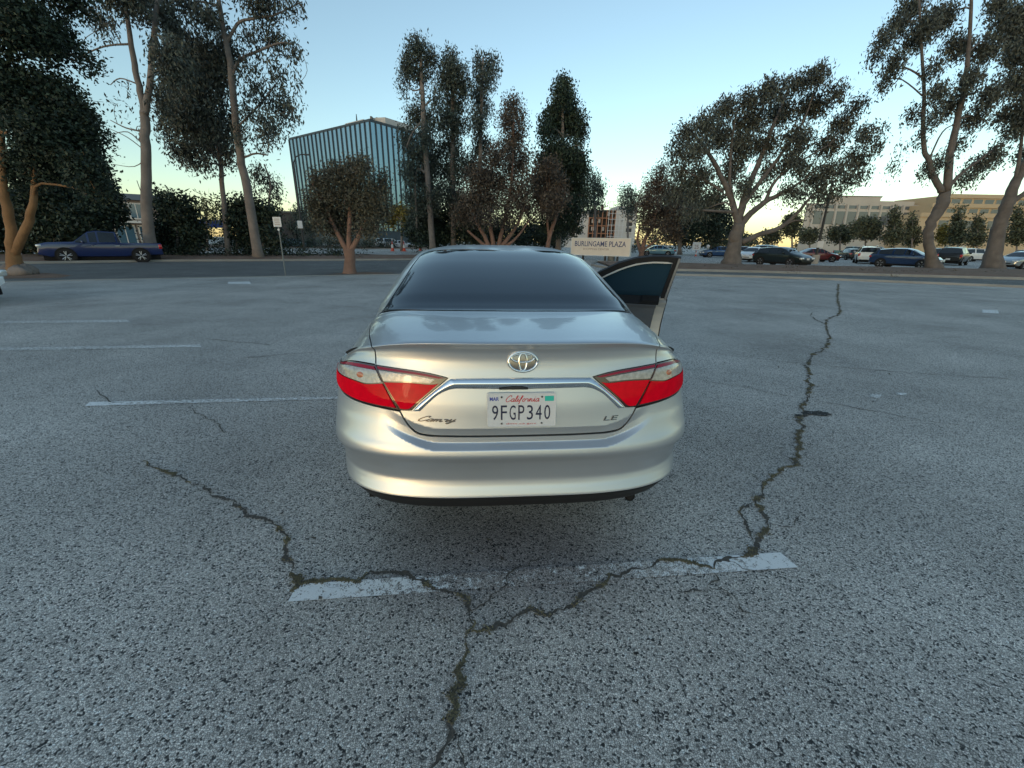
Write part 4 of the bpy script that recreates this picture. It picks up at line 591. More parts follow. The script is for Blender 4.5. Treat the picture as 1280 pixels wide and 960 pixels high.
# inner liner: what shows dark through the shut lines
tt, ss = np.meshgrid(np.linspace(-.94, .94, 81), np.arange(.02, S_END, .03)); 
LP = skin(tt.ravel(), ss.ravel())-skin_n(tt.ravel(), ss.ravel())*.016
nr, nc = tt.shape
LF = np.array([(r*nc+c, r*nc+c+1, (r+1)*nc+c+1, (r+1)*nc+c) for r in range(nr-1) for c in range(nc-1)])
quads_obj('body_liner', LP, LF, M['dark_gap'], car, True)

# boot lid
half = lid_low+lamp_in_low+lamp_in_top[1:]+seam_side
top_edge = sm([(-.660, 1.622), (-.55, 1.588), (-.35, 1.560), (0, 1.548)], .012)
lid = panel('trunk_lid', half+top_edge+mir(half+top_edge), M['silver'], car)
# bumper
bt = [(-.3995, .606)]+sm([(-.445, .610), (-.5125, .615), (-.5825, .619), (-.65, .623), (-.705, .629), (-.80, .645), (-.84, .646), (-.90, .622), (-.996, .555)])
bb = [(-.996, .174), (-.75, .174), (-.5, .174), (-.25, .174)]
low = [(t, s-.006) for t, s in lid_low]
halfb = [(0, .174)]+bb[::-1]+bt[::-1]+low[::-1]
bumper = panel('rear_bumper', halfb+mir(halfb), M['silver'], car, step=.007)
halfv = [(0, .02), (-.3, .02), (-.7, .02), (-.99, .02), (-.99, .168), (-.5, .168), (0, .168)]
panel('bumper_valance', halfv[::-1]+mir(halfv[::-1]), M['black_plastic'], car, step=.014, lift=-.004)
# quarter panels, pillars and roof: one skin
left = [(t, s+.004) for t, s in lamp_out_top[:-1]]+[(-.845, .656), (-.905, .632), (-.996, .566), (-.998, .9), (-.998, 1.3), (-.998, 1.65), (-.998, 2.1), (-.998, 2.7), (-.998, 3.3), (-.998, 3.7), (-.998, 4.2), (-.998, 4.70),
        (-.85, 4.70), (-.81, 4.2), (-.80, 3.78), (-.76, 3.71), (-.5, 3.68), (0, 3.66)]
inner = [(0, 2.718)]+[(t*1.008, s) for t, s in glass_side[::-1][1:-3]]+[(-.672, 1.68), (-.700, 1.612)]+seam_side[::-1]
inner = [(t-.003, s) if k > 0 else (t, s) for k, (t, s) in enumerate(inner)]
poly = left+mir(left)[1:]+mir(inner)+inner[1:]
panel('body_shell', poly, M['silver'], car, step=.016, gap=.0015)
# rear window with its black seal
hw_ = glass_low+glass_side[1:]
panel('window_seal', hw_+mir(hw_)[1:-1], M['seal'], car, step=.02, gap=.001, lift=-.003)
ins = np.array(hw_); 
panel('rear_window', hw_+mir(hw_)[1:-1], M['tint_glass'], car, step=.02, gap=.011, lift=.001)
# windscreen, bonnet and nose (seen only from other sides)
w = [(0, 4.58), (-.4, 4.60), (-.84, 4.66), (-.80, 4.2), (-.79, 3.79), (-.75, 3.72), (-.5, 3.69), (0, 3.67)]
panel('windscreen', w+mir(w)[1:-1], M['tint_glass'], car, step=.03)
w = [(0, 4.61), (-.4, 4.63), (-.84, 4.70), (-.998, 4.72), (-.998, 5.25), (-.8, 5.66), (-.4, 5.74), (0, 5.76)]
panel('bonnet', w+mir(w)[1:-1], M['silver'], car, step=.03)
w = [(0, 5.77), (-.4, 5.75), (-.8, 5.67), (-.998, 5.26), (-.998, 6.33), (-.5, 6.33), (0, 6.33)]
panel('front_bumper', w+mir(w)[1:-1], M['silver'], car, step=.03)

# tail lamps: outer one on the wing, inner one on the boot lid
for sg in (-1, 1):
    X = (lambda q: q) if sg < 0 else mir
    lo = panel('tail_light', X(lamp_seam[::-1]+[(-.5115, .813)]+lamp_out_top[1:]+lamp_out_bot[1:-1]), M['lens_rim'], car, gap=.001, lift=.001, step=.007)
    panel('lens_stripe', X(sm([(-.516, .806), (-.6225, .819), (-.70, .824), (-.755, .816), (-.81, .798), (-.80, .786), (-.70, .802), (-.61, .796), (-.506, .788)])), M['lens_dark'], lo, gap=.001, lift=.005, step=.007, rim=.006)
    panel('clear_lens', X(sm([(-.503, .786), (-.55, .791), (-.61, .795), (-.70, .796), (-.79, .782), (-.85, .76)])+sm([(-.86, .728), (-.80, .722), (-.70, .7215), (-.625, .722), (-.56, .717), (-.52, .722), (-.472, .733)])), M['lens_clear'], lo, gap=.001, lift=.006, step=.007, rim=.006)
    panel('red_lens', X(sm([(-.470, .728), (-.52, .718), (-.56, .712), (-.625, .717), (-.70, .717), (-.80, .717), (-.90, .73)])+sm([(-.915, .705), (-.87, .675), (-.80, .657), (-.705, .641), (-.65, .635), (-.5825, .630), (-.5125, .627), (-.445, .624), (-.413, .622)])), M['lens_red'], lo, gap=.001, lift=.007, step=.007, rim=.006)
    bc = (-.585, .756)
    panel('bulb', X([(bc[0]+.020*math.cos(a), bc[1]+.015*math.sin(a)) for a in np.linspace(0, 6.283, 20, False)]), M['amber'], lo, gap=0, lift=.007, dome=.003, step=.004, rim=.002)
    li = panel('tail_light', X(lamp_seam[::-1]+lamp_in_top[::-1]+lamp_in_low[::-1]), M['lens_rim'], car, gap=.001, lift=.001, step=.007)
    panel('lens_stripe', X(sm([(-.2420, .7655), (-.28, .776), (-.335, .787), (-.4125, .797), (-.503, .808)])+sm([(-.496, .793), (-.41, .785), (-.335, .776), (-.262, .762)])), M['lens_dark'], li, gap=.0008, lift=.005, step=.006, rim=.006)
    panel('clear_lens', X(sm([(-.493, .789), (-.41, .781), (-.335, .772), (-.272, .760)])+sm([(-.290, .741), (-.37, .745), (-.466, .740)])), M['lens_clear'], li, gap=.001, lift=.006, step=.006, rim=.006)
    panel('red_lens', X(sm([(-.464, .735), (-.37, .740), (-.289, .736), (-.262, .742)])+sm([(-.262, .739), (-.30, .694), (-.337, .652), (-.364, .622), (-.396, .620)])+sm([(-.434, .684), (-.464, .735)])), M['lens_red'], li, gap=.0012, lift=.007, step=.006, rim=.006)
# chrome garnish over the number plate
g_top = sm([(0, .7675), (-.1425, .7665), (-.222, .7640)])
g_wing = sm([(-.226, .762), (-.2455, .742), (-.2935, .688), (-.327, .650), (-.352, .613)])
g_low = [(-.325, .613)]+sm([(-.296, .650), (-.266, .686), (-.236, .7085), (-.212, .717), (-.1775, .7185), (0, .7155)])
hg = g_top+g_wing+g_low
panel('chrome_strip', hg+mir(hg)[1:-1], M['chrome'], car, gap=.001, step=.005, lift=.001, dome=.011, dome_w=.022, rim=.004)
panel('trunk_release', [(-.070, .716), (-.058, .722), (-.030, .728), (0, .728), (.012, .722), (.020, .716)], M['black_plastic'], car, gap=0, lift=.014, dome=.002, step=.005, rim=.01)

def on_skin(pts, s0, lift, x0=0., y0=0., Wd=.89):
    """lays flat local points (x, y, depth) on the skin round (x0, s0)"""
    p = np.array(pts, float)
    t = np.arcsin(np.clip((p[:, 0]+x0)/Wd, -1, 1))*2/math.pi; s_ = s0+p[:, 1]
    return skin(t, s_)+skin_n(t, s_)*(lift+p[:, 2])[:, None]
# emblem: three ellipses in a ring
_ec = skin(np.array([.003]), np.array([.838]))[0]; _en = skin_n(np.array([.003]), np.array([.812]))[0]; _ex = np.array([1., 0, 0]); _ey = np.cross(_en, _ex)
def on_plate(p): p = np.array(p, float); return _ec+p[:, :1]*_ex+p[:, 1:2]*_ey+p[:, 2:]*_en
def ell(mb, cx, cy, rx, ry, r, n=40, a0=0., a1=2*math.pi, rz=None):
    aa = np.linspace(a0, a1, n)
    pts = on_plate([(cx+rx*math.cos(a), cy+ry*math.sin(a), .010) for a in aa])
    mb.tube(pts, r, 8)
em = MB(); base = MB()
ang = np.linspace(0, 2*math.pi, 40, False)
rows = [on_plate([(q*.066*math.cos(a), q*.046*math.sin(a), h) for a in ang]) for q, h in ((1.0, -.012), (1.0, .003), (.97, .007), (.80, .008), (.05, .007))]
base.rings(rows, False, True)
eo = base.build('emblem', M['badge'], car, True)
em.__init__(); ell(em, 0, 0, .0625, .0425, .0062); ell(em, 0, .0165, .049, .0185, .0046); ell(em, 0, 0, .0175, .0385, .0046)
em.build('emblem_ring', M['chrome'], eo, True)
# model script and trim letters
def badge_text(name, body, x0, s0, w_, h_, shear, strokes=None):
    v, f = text_fit(body, w_, h_, shear=shear)
    v2 = v.copy(); v2[:, 2] = .004
    V = on_skin(np.concatenate([v, v2]), s0, .001, x0)
    n = len(v); F = [tuple(q+n for q in k) for k in f]
    for a, b in loop_of(f): F.append((a, b, b+n, a+n))
    mesh_obj(name, V, F, M['badge'], car)
def stroke(pts, w_, step=.02, z=0.):
    """flat pen stroke along a smooth line: verts, quads"""
    p = crom(pts, step); d = np.gradient(p, axis=0); d /= np.maximum(np.linalg.norm(d, axis=1, keepdims=True), 1e-9)
    n = np.stack([-d[:, 1], d[:, 0]], 1)*w_/2
    v = np.concatenate([np.c_[p+n, np.full(len(p), z)], np.c_[p-n, np.full(len(p), z)]]); k = len(p)
    return v, [(i+k, i+1+k, i+1, i) for i in range(k-1)]
# handwriting: (advance, strokes) in x-height units
GL = {
 'C': (1.25, [[(1.15, 1.35), (1.2, 1.7), (.85, 1.8), (.35, 1.2), (.15, .5), (.4, .02), (.8, .1), (1.25, .5)]]),
 'a': (.95, [[(.75, .85), (.45, .95), (.15, .6), (.15, .15), (.4, .02), (.7, .5), (.78, .9)], [(.78, .9), (.68, .3), (.78, .03), (1.0, .25)]]),
 'l': (.55, [[(.0, .25), (.4, 1.1), (.5, 1.7), (.3, 1.75), (.2, .9), (.25, .1), (.42, .03), (.6, .25)]]),
 'i': (.5, [[(.0, .25), (.22, .9), (.2, .3), (.3, .03), (.52, .25)], [(.27, 1.25), (.33, 1.38)]]),
 'f': (.65, [[(.0, .25), (.45, 1.1), (.6, 1.65), (.42, 1.75), (.25, .9), (.15, -.4), (.0, -.6)], [(.05, .75), (.55, .85)]]),
 'o': (.9, [[(.5, .92), (.2, .7), (.12, .25), (.38, .02), (.68, .35), (.62, .8), (.45, .9), (.6, .72), (.92, .75)]]),
 'r': (.75, [[(.0, .75), (.2, .95), (.22, .75), (.42, .85), (.52, .7), (.46, .25), (.55, .03), (.78, .25)]]),
 'n': (1.0, [[(.0, .3), (.2, .9), (.18, .02)], [(.18, .3), (.4, .85), (.62, .8), (.62, .2), (.72, .03), (1.02, .25)]]),
 'm': (1.45, [[(.0, .3), (.2, .9), (.18, .02)], [(.18, .3), (.4, .85), (.58, .8), (.58, .05)], [(.58, .3), (.8, .85), (1.02, .8), (1.02, .2), (1.14, .03), (1.46, .25)]]),
 'y': (.95, [[(.0, .3), (.2, .9), (.22, .3), (.4, .1), (.65, .4), (.78, .92)], [(.78, .92), (.6, -.1), (.3, -.65), (.08, -.5), (.6, .0), (1.0, .3)]]),
}
def script(word, w_, h_, pen, lean=.25):
    V = []; F = []; x = 0; k = 0
    for ch in word:
        adv, st = GL[ch]
        for s_ in st:
            v, f = stroke([(x+a+b*lean, b) for a, b in s_], 1., .12)
            v, f = stroke([(x+a+b*lean, b) for a, b in s_], pen, .12)
            F += [tuple(q+k for q in g) for g in f]; V.append(v); k += len(v)
        x += adv
    V = np.concatenate(V); lo, hi = V.min(0), V.max(0)
    V = (V-(lo+hi)/2)/np.maximum(hi-lo, 1e-6)*np.array([w_, h_, 0])
    return V, F
v, f = script('Camry', .165, .036, .26, .5)
v2 = v.copy(); v2[:, 2] = .004
n = len(v); F = [tuple(q+n for q in k) for k in f]+[(a, b, b+n, a+n) for a, b in loop_of(f)]
mesh_obj('model_badge', on_skin(np.concatenate([v, v2]), .578, .001, -.362), F, M['badge'], car)
badge_text('trim_badge', 'LE', .400, .572, .070, .020, .2)

# number plate
pc = skin(np.array([0.]), np.array([.627]))[0]; pn = skin_n(np.array([0.]), np.array([.627]))[0]
pz = Vector(pn); px_ = Vector((1, 0, 0)); py_ = pz.cross(px_).normalized()
PM = Matrix((px_, py_, pz)).transposed().to_4x4(); PM.translation = Vector(pc)+pz*.010-py_*.001
def flat(name, v, f, z, m, parent, cx=0., cy=0., thick=0.):
    v = np.array(v, float); v[:, 0] += cx; v[:, 1] += cy; v[:, 2] += z
    return mesh_obj(name, [PM @ Vector(q) for q in v], f, m, parent)
def rrect(w_, h_, r, n=6):
    out = []
    for cx, cy, a0 in ((w_/2-r, h_/2-r, 0), (-w_/2+r, h_/2-r, 90), (-w_/2+r, -h_/2+r, 180), (w_/2-r, -h_/2+r, 270)):
        out += [(cx+r*math.cos(R(a0+90*k/n)), cy+r*math.sin(R(a0+90*k/n))) for k in range(n+1)]
    return out
rr = rrect(.305, .1525, .010); r2 = rrect(.299, .1465, .008); r3 = rrect(.295, .1425, .007)
mb = MB(); mb.rings([[(x, y, -.006) for x, y in rr], [(x, y, .0015) for x, y in rr], [(x, y, .0022) for x, y in r2], [(x, y, .0012) for x, y in r3]], True, True)
plate = mesh_obj('license_plate', [PM @ Vector(q) for q in mb.v], mb.f, M['plate_white'], car)
chars = '9FGP340'; cw = .0385
for i, ch in enumerate(chars):
    v, f = text_fit(ch, .0270, .066, bold=0.)
    vv = np.concatenate([v, v+[0, 0, .0008]]); n = len(v)
    F = [tuple(q+n for q in k) for k in f]+[(a, b, b+n, a+n) for a, b in loop_of(f)]
    flat('plate_character', vv, F, .0016, M['navy'], plate, (i-3)*cw-.002, -.012)
v, f = script('California', .150, .040, .17)
flat('state_name', v, f, .0022, M['red_print'], plate, .004, .046)
v, f = text_fit('dmv.ca.gov', .135, .0095); flat('web_address', v, f, .0020, M['red_print'], plate, -.002, -.063)
v, f = text_fit('MAR', .040, .0165, bold=.02); flat('month_sticker', v, f, .0022, M['blue_print'], plate, -.121, .050)
flat('year_sticker', [(-.020, -.0115, 0), (.020, -.0115, 0), (.020, .0115, 0), (-.020, .0115, 0)], [(0, 1, 2, 3)], .0022, M['teal'], plate, .122, .050)
for sx, sy in ((-.089, .058), (.089, .058), (-.089, -.061), (.089, -.061)):
    b = MB(); b.cyl((sx, sy, .003), (0, 0, 1), .0042, .004, 10)
    mesh_obj('plate_screw', [PM @ Vector(q) for q in b.v], b.f, M['black_plastic'] if sy > 0 else M['badge'], plate)
# exhaust tail pipe
b = MB(); b.tube([(.590, .34, .275), (.592, .22, .272), (.593, .17, .270)], .026, 16, False); b.tube([(.593, .172, .270), (.592, .25, .272)], [.023, .021], 16)
b.build('exhaust_pipe', M['dark_gap'], car, True)

# ---- flanks
HW = np.array([(.25, .80), (.32, .845), (.40, .878), (.50, .900), (.60, .912), (.70, .915), (.80, .910), (.90, .893), (.927, .879), (.945, .868), (.97, .855), (1.0, .835)])
def side(y, z):
    x = np.interp(z, HW[:, 0], HW[:, 1])
    x = np.where(z > .985, .842-(z-.985)*.40, x)
    return np.stack([x-.012*((y-2.3)/1.7)**2, y, z], -1)
def side_n(y, z, e=.004):
    a = side(y+e, z)-side(y-e, z); b = side(y, z+e)-side(y, z-e)
    n = np.cross(a, b); return n/np.linalg.norm(n, axis=-1, keepdims=True)
def flip(f): return lambda *a: f(*a)*np.array([-1., 1, 1])
def arc(cy, r, a0, a1, n=18, cz=.335): return [(cy+r*math.cos(R(a)), cz+r*math.sin(R(a))) for a in np.linspace(a0, a1, n)]
AX_R, AX_F = 1.11, 3.87
QTR = [(.63, .32)]+[(AX_R-.372, .32)]+arc(AX_R, .372, 178, 50)+[(1.43, .66), (1.46, .80), (1.44, .960), (1.19, .950), (1.13, .930), (.97, .925), (.73, .924), (.665, .924)]
RDOOR = [(AX_R+.375, .32), (2.27, .31), (2.27, .972), (1.455, .972), (1.475, .80), (1.445, .655)]+arc(AX_R, .385, 44, 0)
FDOOR = [(2.28, .31), (3.40, .31), (3.40, .968), (2.28, .972)]
FEND = [(3.41, .31), (AX_F-.372, .32)]+arc(AX_F, .372, 178, 28)+[(4.22, .56), (4.15, .70), (4.0, .79), (3.64, .885), (3.41, .935)]
RGLASS = [(1.30, .985), (2.20, .985), (2.13, 1.40), (2.0, 1.395), (1.75, 1.32), (1.5, 1.19)]
FGLASS = [(2.30, .985), (3.28, .985), (3.0, 1.17), (2.75, 1.30), (2.5, 1.40), (2.21, 1.405)]
def mp(poly): return poly
for sg in (-1, 1):
    sf, sn = (side, side_n) if sg > 0 else (flip(side), flip(side_n))
    kw = dict(surf=sf, nrm=sn, A=1., step=.03, gap=.002)
    panel('wing_panel', QTR, M['silver'], car, **kw)
    d = panel('door_panel', RDOOR, M['silver'], car, **kw)
    panel('wing_panel', FEND, M['silver'], car, **kw)
    panel('side_window', RGLASS, M['tint_glass'], car, **kw)
    hb = MB(); x = .915*sg; hb.box(min(x, x+.03*sg), max(x, x+.03*sg), 1.56, 1.76, .845, .870, .008); hb.build('handle', M['silver'], d, True)
    if sg < 0:
        d = panel('door_panel', FDOOR, M['silver'], car, **kw)
        panel('side_window', FGLASS, M['tint_glass'], car, **kw)
        hb = MB(); hb.box(x-.03, x, 2.38, 2.58, .845, .870, .008); hb.build('handle', M['silver'], d, True)
        mm = MB(); mm.box(-.975, -.83, 3.12, 3.22, .97, 1.09, .03); mm.build('side_mirror', M['silver'], car, True)
    sl = MB(); sl.box(.80*sg if sg > 0 else -.84, .84 if sg > 0 else -.80, .8, 4.2, .22, .325); sl.build('sill_panel', M['black_plastic'], car)
# floor and cabin block so that no daylight shows through
fb = MB(); fb.box(-.78, .78, .35, 4.5, .20, .30); fb.build('floor_pan', M['dark_gap'], car)
fb = MB(); fb.box(-.70, .70, 1.3, 2.2, .30, .96); fb.build('rear_seat', M['trim_grey'], car)
for sx in (-.38, .38):
    fb = MB(); fb.box(sx-.26, sx+.26, 2.45, 2.95, .30, .58, .06); fb.box(sx-.25, sx+.25, 2.30, 2.46, .5, 1.12, .06); fb.box(sx-.13, sx+.13, 2.28, 2.38, 1.14, 1.30, .04); fb.build('front_seat', M['trim_grey'], car, True)
fb = MB(); fb.box(-.72, .72, 3.3, 3.6, .55, .98, .05); fb.build('dashboard', M['black_plastic'], car, True)
fb = MB(); fb.box(-.80, -.76, 1.5, 3.4, .3, .98); fb.build('inner_trim', M['dark_gap'], car)
# wheels
def wheel(parent, x, y, r, w_, sg, name='wheel'):
    t = MB(); prof = [(r*.68, -.5), (r*.92, -.5), (r, -.36), (r, .36), (r*.92, .5), (r*.68, .5)]
    t.rings([[(x+sg*w_*b, y+a*math.cos(q), r+a*math.sin(q)) for q in np.linspace(0, 2*math.pi, 28, False)] for a, b in prof])
    o = t.build(name, M['rubber'], parent); shade_auto(o)
    m = MB(); xo = x+sg*w_*.44
    m.rings([[(xo-sg*d, y+a*math.cos(q), r+a*math.sin(q)) for q in np.linspace(0, 2*math.pi, 28, False)] for a, d in ((r*.70, 0), (r*.64, 0), (r*.60, .03))])
    for k in range(5):
        a = 2*math.pi*k/5+.3
        for da in (-.18, .18):
            m.tube([(xo-sg*.02, y+r*.1*math.cos(a), r+r*.1*math.sin(a)), (xo-sg*.01, y+r*.66*math.cos(a+da), r+r*.66*math.sin(a+da))], [r*.09, r*.07], 6)
    m.cyl((xo-sg*.02, y, r), (1, 0, 0), r*.15, .03, 16)
    m.cyl((xo-sg*.045, y, r), (1, 0, 0), r*.61, .02, 24)
    m.build('rim', M['alloy'], o)
    return o
for sg in (-1, 1):
    for yy in (AX_R, AX_F): wheel(car, sg*.80, yy, .335, .215, sg)
# ---- the open front right door, swung about its hinge
HINGE = (.885, 3.40); OPEN = R(66)
door_rot = Matrix.Translation((HINGE[0], HINGE[1], 0)) @ Matrix.Rotation(OPEN, 4, 'Z') @ Matrix.Translation((-HINGE[0], -HINGE[1], 0))
DX = -1.14                                     # door length to its lock edge
TOP = [(2.175, 1.405), (2.30, 1.418), (2.45, 1.416), (2.62, 1.392), (2.80, 1.335), (3.0, 1.235), (3.2, 1.10), (3.36, .985)]
def door_piece(name, outer, inner_off, outer_off, m, parent, holes=None, step=.03):
    """plate between two offsets from the door skin"""
    p = np.array(outer, float)
    if area(p) < 0: p = p[::-1]
    p = densify(p, step); V, F = fill(p, step)
    a = side(V[:, 0], V[:, 1]); n_ = side_n(V[:, 0], V[:, 1])
    A_, B_ = a+n_*outer_off, a+n_*inner_off; k = len(V)
    FF = list(F)+[tuple(q+k for q in f[::-1]) for f in F]+[(j, i, i+k, j+k) for i, j in loop_of(F)]
    o = mesh_obj(name, [door_rot @ Vector(q) for q in np.concatenate([A_, B_])], FF, m, parent)
    return shade_auto(o, 30)
LOW = [(2.30, .31), (3.39, .31), (3.39, .975), (2.255, .975), (2.285, .66)]
dr = door_piece('open_door', LOW, -.045, .0, M['silver'], car)
door_piece('door_frame', [(2.31, .33), (3.37, .33), (3.37, .965), (2.262, .965), (2.294, .66)], -.115, -.046, M['silver_jamb'], dr)
door_piece('door_trim', [(2.42, .36), (3.30, .36), (3.34, .955), (2.36, .955), (2.39, .66)], -.165, -.114, M['trim_grey'], dr)
door_piece('trim_top', [(2.34, .955), (3.34, .955), (3.34, .985), (2.335, .990)], -.150, -.030, M['black_plastic'], dr)
door_piece('door_seal', [(2.295, .335), (2.315, .335), (2.30, .66), (2.268, .97), (2.250, .97), (2.281, .66)], -.062, -.0455, M['seal'], dr)
door_piece('armrest', [(2.55, .66), (3.15, .70), (3.15, .76), (2.55, .72)], -.22, -.164, M['trim_grey'], dr)
ring = [(2.255, .976)]+TOP+[(3.30, .976)]
inn = [(3.20, 1.0), (3.0, 1.165), (2.80, 1.272), (2.62, 1.338), (2.45, 1.365), (2.30, 1.366), (2.245, 1.355), (2.325, .985)]
door_piece('window_frame', ring+inn, -.050, -.004, M['black_plastic'], dr)
door_piece('frame_strip', [(2.25, 1.352)]+sm([(2.30, 1.362), (2.45, 1.361), (2.62, 1.334), (2.80, 1.268), (3.0, 1.161), (3.2, .996)], .03)+sm([(3.17, .996), (3.0, 1.143), (2.80, 1.252), (2.62, 1.320), (2.45, 1.348), (2.30, 1.349)], .03), -.056, -.030, M['badge_white'], dr, step=.02)
door_piece('door_window', [(2.30, .98), (3.24, .98), (3.02, 1.17), (2.80, 1.29), (2.62, 1.35), (2.45, 1.38), (2.25, 1.38)], -.026, -.021, M['door_glass'], dr)
door_piece('door_edge', [(2.262, .985), (2.178, 1.400), (2.198, 1.402), (2.284, .985)], -.064, -.0005, M['trim_mid'], dr)
for zz in (.60, .66, .78):
    b = MB(); b.cyl((0, 0, 0), (0, 1, 0), .012, .012, 12)
    c0 = Vector(side(np.array(2.287), np.array(zz)))
    b.v = [tuple(door_rot @ (Vector(q)+Vector((c0.x-.085, 2.305-.02*(zz-.6), zz)))) for q in b.v]; b.build('latch_hole', M['dark_gap'], dr)
mm = MB(); mm.box(.86, .975, 3.12, 3.20, .99, 1.09, .03); mm.v = [tuple(door_rot @ Vector(q)) for q in mm.v]; mm.build('side_mirror', M['silver'], dr, True)
# ---------------------------------------------------------------- trees
M['bark_pale'] = mat('pale_bark', (.20, .168, .15), .9, noise=(2.2, .28), bump=(9, .6, .03))
M['bark_orange'] = mat('warm_glow_bark', (.24, .13, .06), .9, noise=(1.6, .35), bump=(8, .7, .04))  # warm light on the left tree's trunks is put into this bark colour
M['bark_pink'] = mat('pinkish_bark', (.22, .13, .10), .9, noise=(2.5, .28), bump=(12, .6, .03))
M['bark_grey'] = mat('grey_bark', (.125, .108, .098), .9, noise=(1.8, .34), bump=(7, .8, .05))
LEAF = {'euc': (.080, .090, .080), 'euc2': (.062, .078, .070), 'dense': (.030, .045, .032), 'fine': (.085, .080, .060), 'brown': (.092, .076, .065),
        'cypress': (.030, .048, .034), 'yellow': (.17, .14, .035), 'spike': (.075, .080, .035), 'far': (.075, .082, .050)}
for k, c_ in LEAF.items(): M['leaf_'+k] = mat('leaf_'+k, c_, .6, island=.55, noise=(.35, .16), spec=.3)
def leaves(n_seed, clumps, size, kind):
    """many small leaf blades gathered on twigs inside each clump"""
    r = np.random.default_rng(n_seed); C = []; S = []
    for x, y, z, rx, rz, n in clumps:
        per = 16; m = max(3, n//per)
        d = r.normal(0, 1, (m, 3)); d /= np.linalg.norm(d, axis=1, keepdims=True)
        rad = r.random((m, 1))**.42*r.uniform(.8, 1.12, (m, 1))
        ry = (rx+rz)/2
        t = np.array([x, y, z])+d*rad*np.array([rx, ry, rz])
        k = r.integers(0, m, n)
        sg = size*{'dense': 1.7, 'fine': 1.6, 'cypress': 1.5, 'brown': 1.7}.get(kind, 1.25)
        p = t[k]+np.clip(r.normal(0, .85, (n, 3)), -1.5, 1.5)*sg*np.array([1, 1, 1.15])
        if kind in ('euc', 'euc2'): p[:, 2] -= np.abs(r.normal(0, .8, n))*sg      # hanging sprays
        C.append(p)
    P = np.concatenate(C); n = len(P)
    a = r.normal(0, 1, (n, 3)); a[:, 2] += {'euc': -1.5, 'euc2': -1.3, 'cypress': 1.4, 'fine': .6, 'brown': .7, 'spike': .6}.get(kind, 0)
    a /= np.linalg.norm(a, axis=1, keepdims=True)
    b = np.cross(a, r.normal(0, 1, (n, 3))); b /= np.linalg.norm(b, axis=1, keepdims=True)
    L = size*r.uniform(.55, 1.25, (n, 1)); w = L*{'dense': .30, 'far': .36, 'spike': .10, 'fine': .20, 'brown': .20, 'cypress': .26, 'yellow': .34}.get(kind, .17)
    V = np.stack([P-a*L*.5, P+b*w-a*L*.05, P+a*L*.5, P-b*w-a*L*.05], 1).reshape(-1, 3)
    F = np.arange(n*4).reshape(-1, 4)
    return V, F
def smooth_stem(pts, k=4):
    p = crom([q[:4] for q in pts], 1e9) if False else np.array(pts, float)
    out = []
    n = len(p)
    for i in range(n-1):
        a, b, c_, d = p[max(i-1, 0)], p[i], p[i+1], p[min(i+2, n-1)]
        for t in np.arange(k)/k: out.append(.5*((2*b)+(c_-a)*t+(2*a-5*b+4*c_-d)*t*t+(3*b-a-3*c_+d)*t**3))
    out.append(p[-1]); return np.array(out)
def make_tree(i, kind, label, group, stems, clumps, leaf, size, bark):
    bx, by = stems[0][0][:2]
    cat = 'shrub' if 'shrub' in kind else 'plant' if 'yucca' in kind else 'tree'
    root = thing(kind, label, cat, (bx, by, 0), 0, group)
    r = np.random.default_rng(500+i)
    mb = MB(); nodes = []
    o3 = np.array([bx, by, 0])
    for j, s_ in enumerate(stems):
        q = smooth_stem(s_)
        rad = np.maximum(q[:, 3], .012)
        q[1:-1, :3] += r.normal(0, .10, (len(q)-2, 3))*rad[1:-1, None]
        if j == 0:
            fl = np.exp(-np.maximum(q[:, 2], 0)/(rad[0]*1.3)); rad = rad*(1+.45*fl)
        mb.tube(q[:, :3]-o3, rad, 10 if j == 0 else 7)
        nodes.append(np.c_[q[:, :3], rad])
    N = np.concatenate(nodes)
    for x, y, z, rx, rz, n in clumps:                          # a limb and a few twigs into every clump
        c0 = np.array([x, y, z]); d = np.linalg.norm(N[:, :3]-c0, axis=1)+np.maximum(N[:, 2]-z, 0)*1.5
        a = N[np.argmin(d)]
        if np.linalg.norm(a[:3]-c0) > 14*max(rx, rz): continue
        r0 = min(a[3]*.6, .02+.035*np.linalg.norm(a[:3]-c0)); mid = (a[:3]+c0)/2+r.normal(0, .12, 3)*np.linalg.norm(a[:3]-c0)+np.array([0, 0, .08*np.linalg.norm(a[:3]-c0)])
        L = smooth_stem([(*a[:3], r0), (*mid, r0*.7), (*c0, r0*.4)], 3)
        mb.tube(L[:, :3]-o3, np.maximum(L[:, 3], .008), 5)
        for k in range(5):
            e = c0+r.normal(0, .55, 3)*np.array([rx, rx, rz]); m2 = (c0+e)/2+r.normal(0, .15, 3)*rx
            mb.tube([c0-o3, m2-o3, e-o3], [max(r0*.35, .008), max(r0*.25, .007), .006], 4)
    t = mb.build('trunk', M['bark_'+bark], root, True)
    V, F = leaves(900+i, clumps, size, leaf)
    quads_obj('crown', V-o3, F, M['leaf_'+leaf], root)
    return root
for i, t in enumerate(TREES): make_tree(i, *t)
# lumpy root mass of the big left tree
rb = MB(); r = np.random.default_rng(3)
big = [o for o in col.objects if o.name.startswith('spreading_tree')][0]
for k in range(9):
    a = r.uniform(0, 6.28); d = r.uniform(.1, .6); s_ = r.uniform(.28, .5)
    s_ *= .72; c0 = np.array([.12+d*math.cos(a)*1.0, d*math.sin(a)*.7, s_*.45])
    rows = []
    for ph in np.linspace(-1.5, 1.5, 8):
        rows.append([c0+s_*np.array([math.cos(ph)*math.cos(q)*1.2, math.cos(ph)*math.sin(q), math.sin(ph)*.8])*(1+.16*math.sin(3*q+k+2*ph)) for q in np.linspace(0, 6.283, 14, False)])
    rb.rings(rows, True, True)
rb.build('root_mass', M['bark_pale'], big, True)
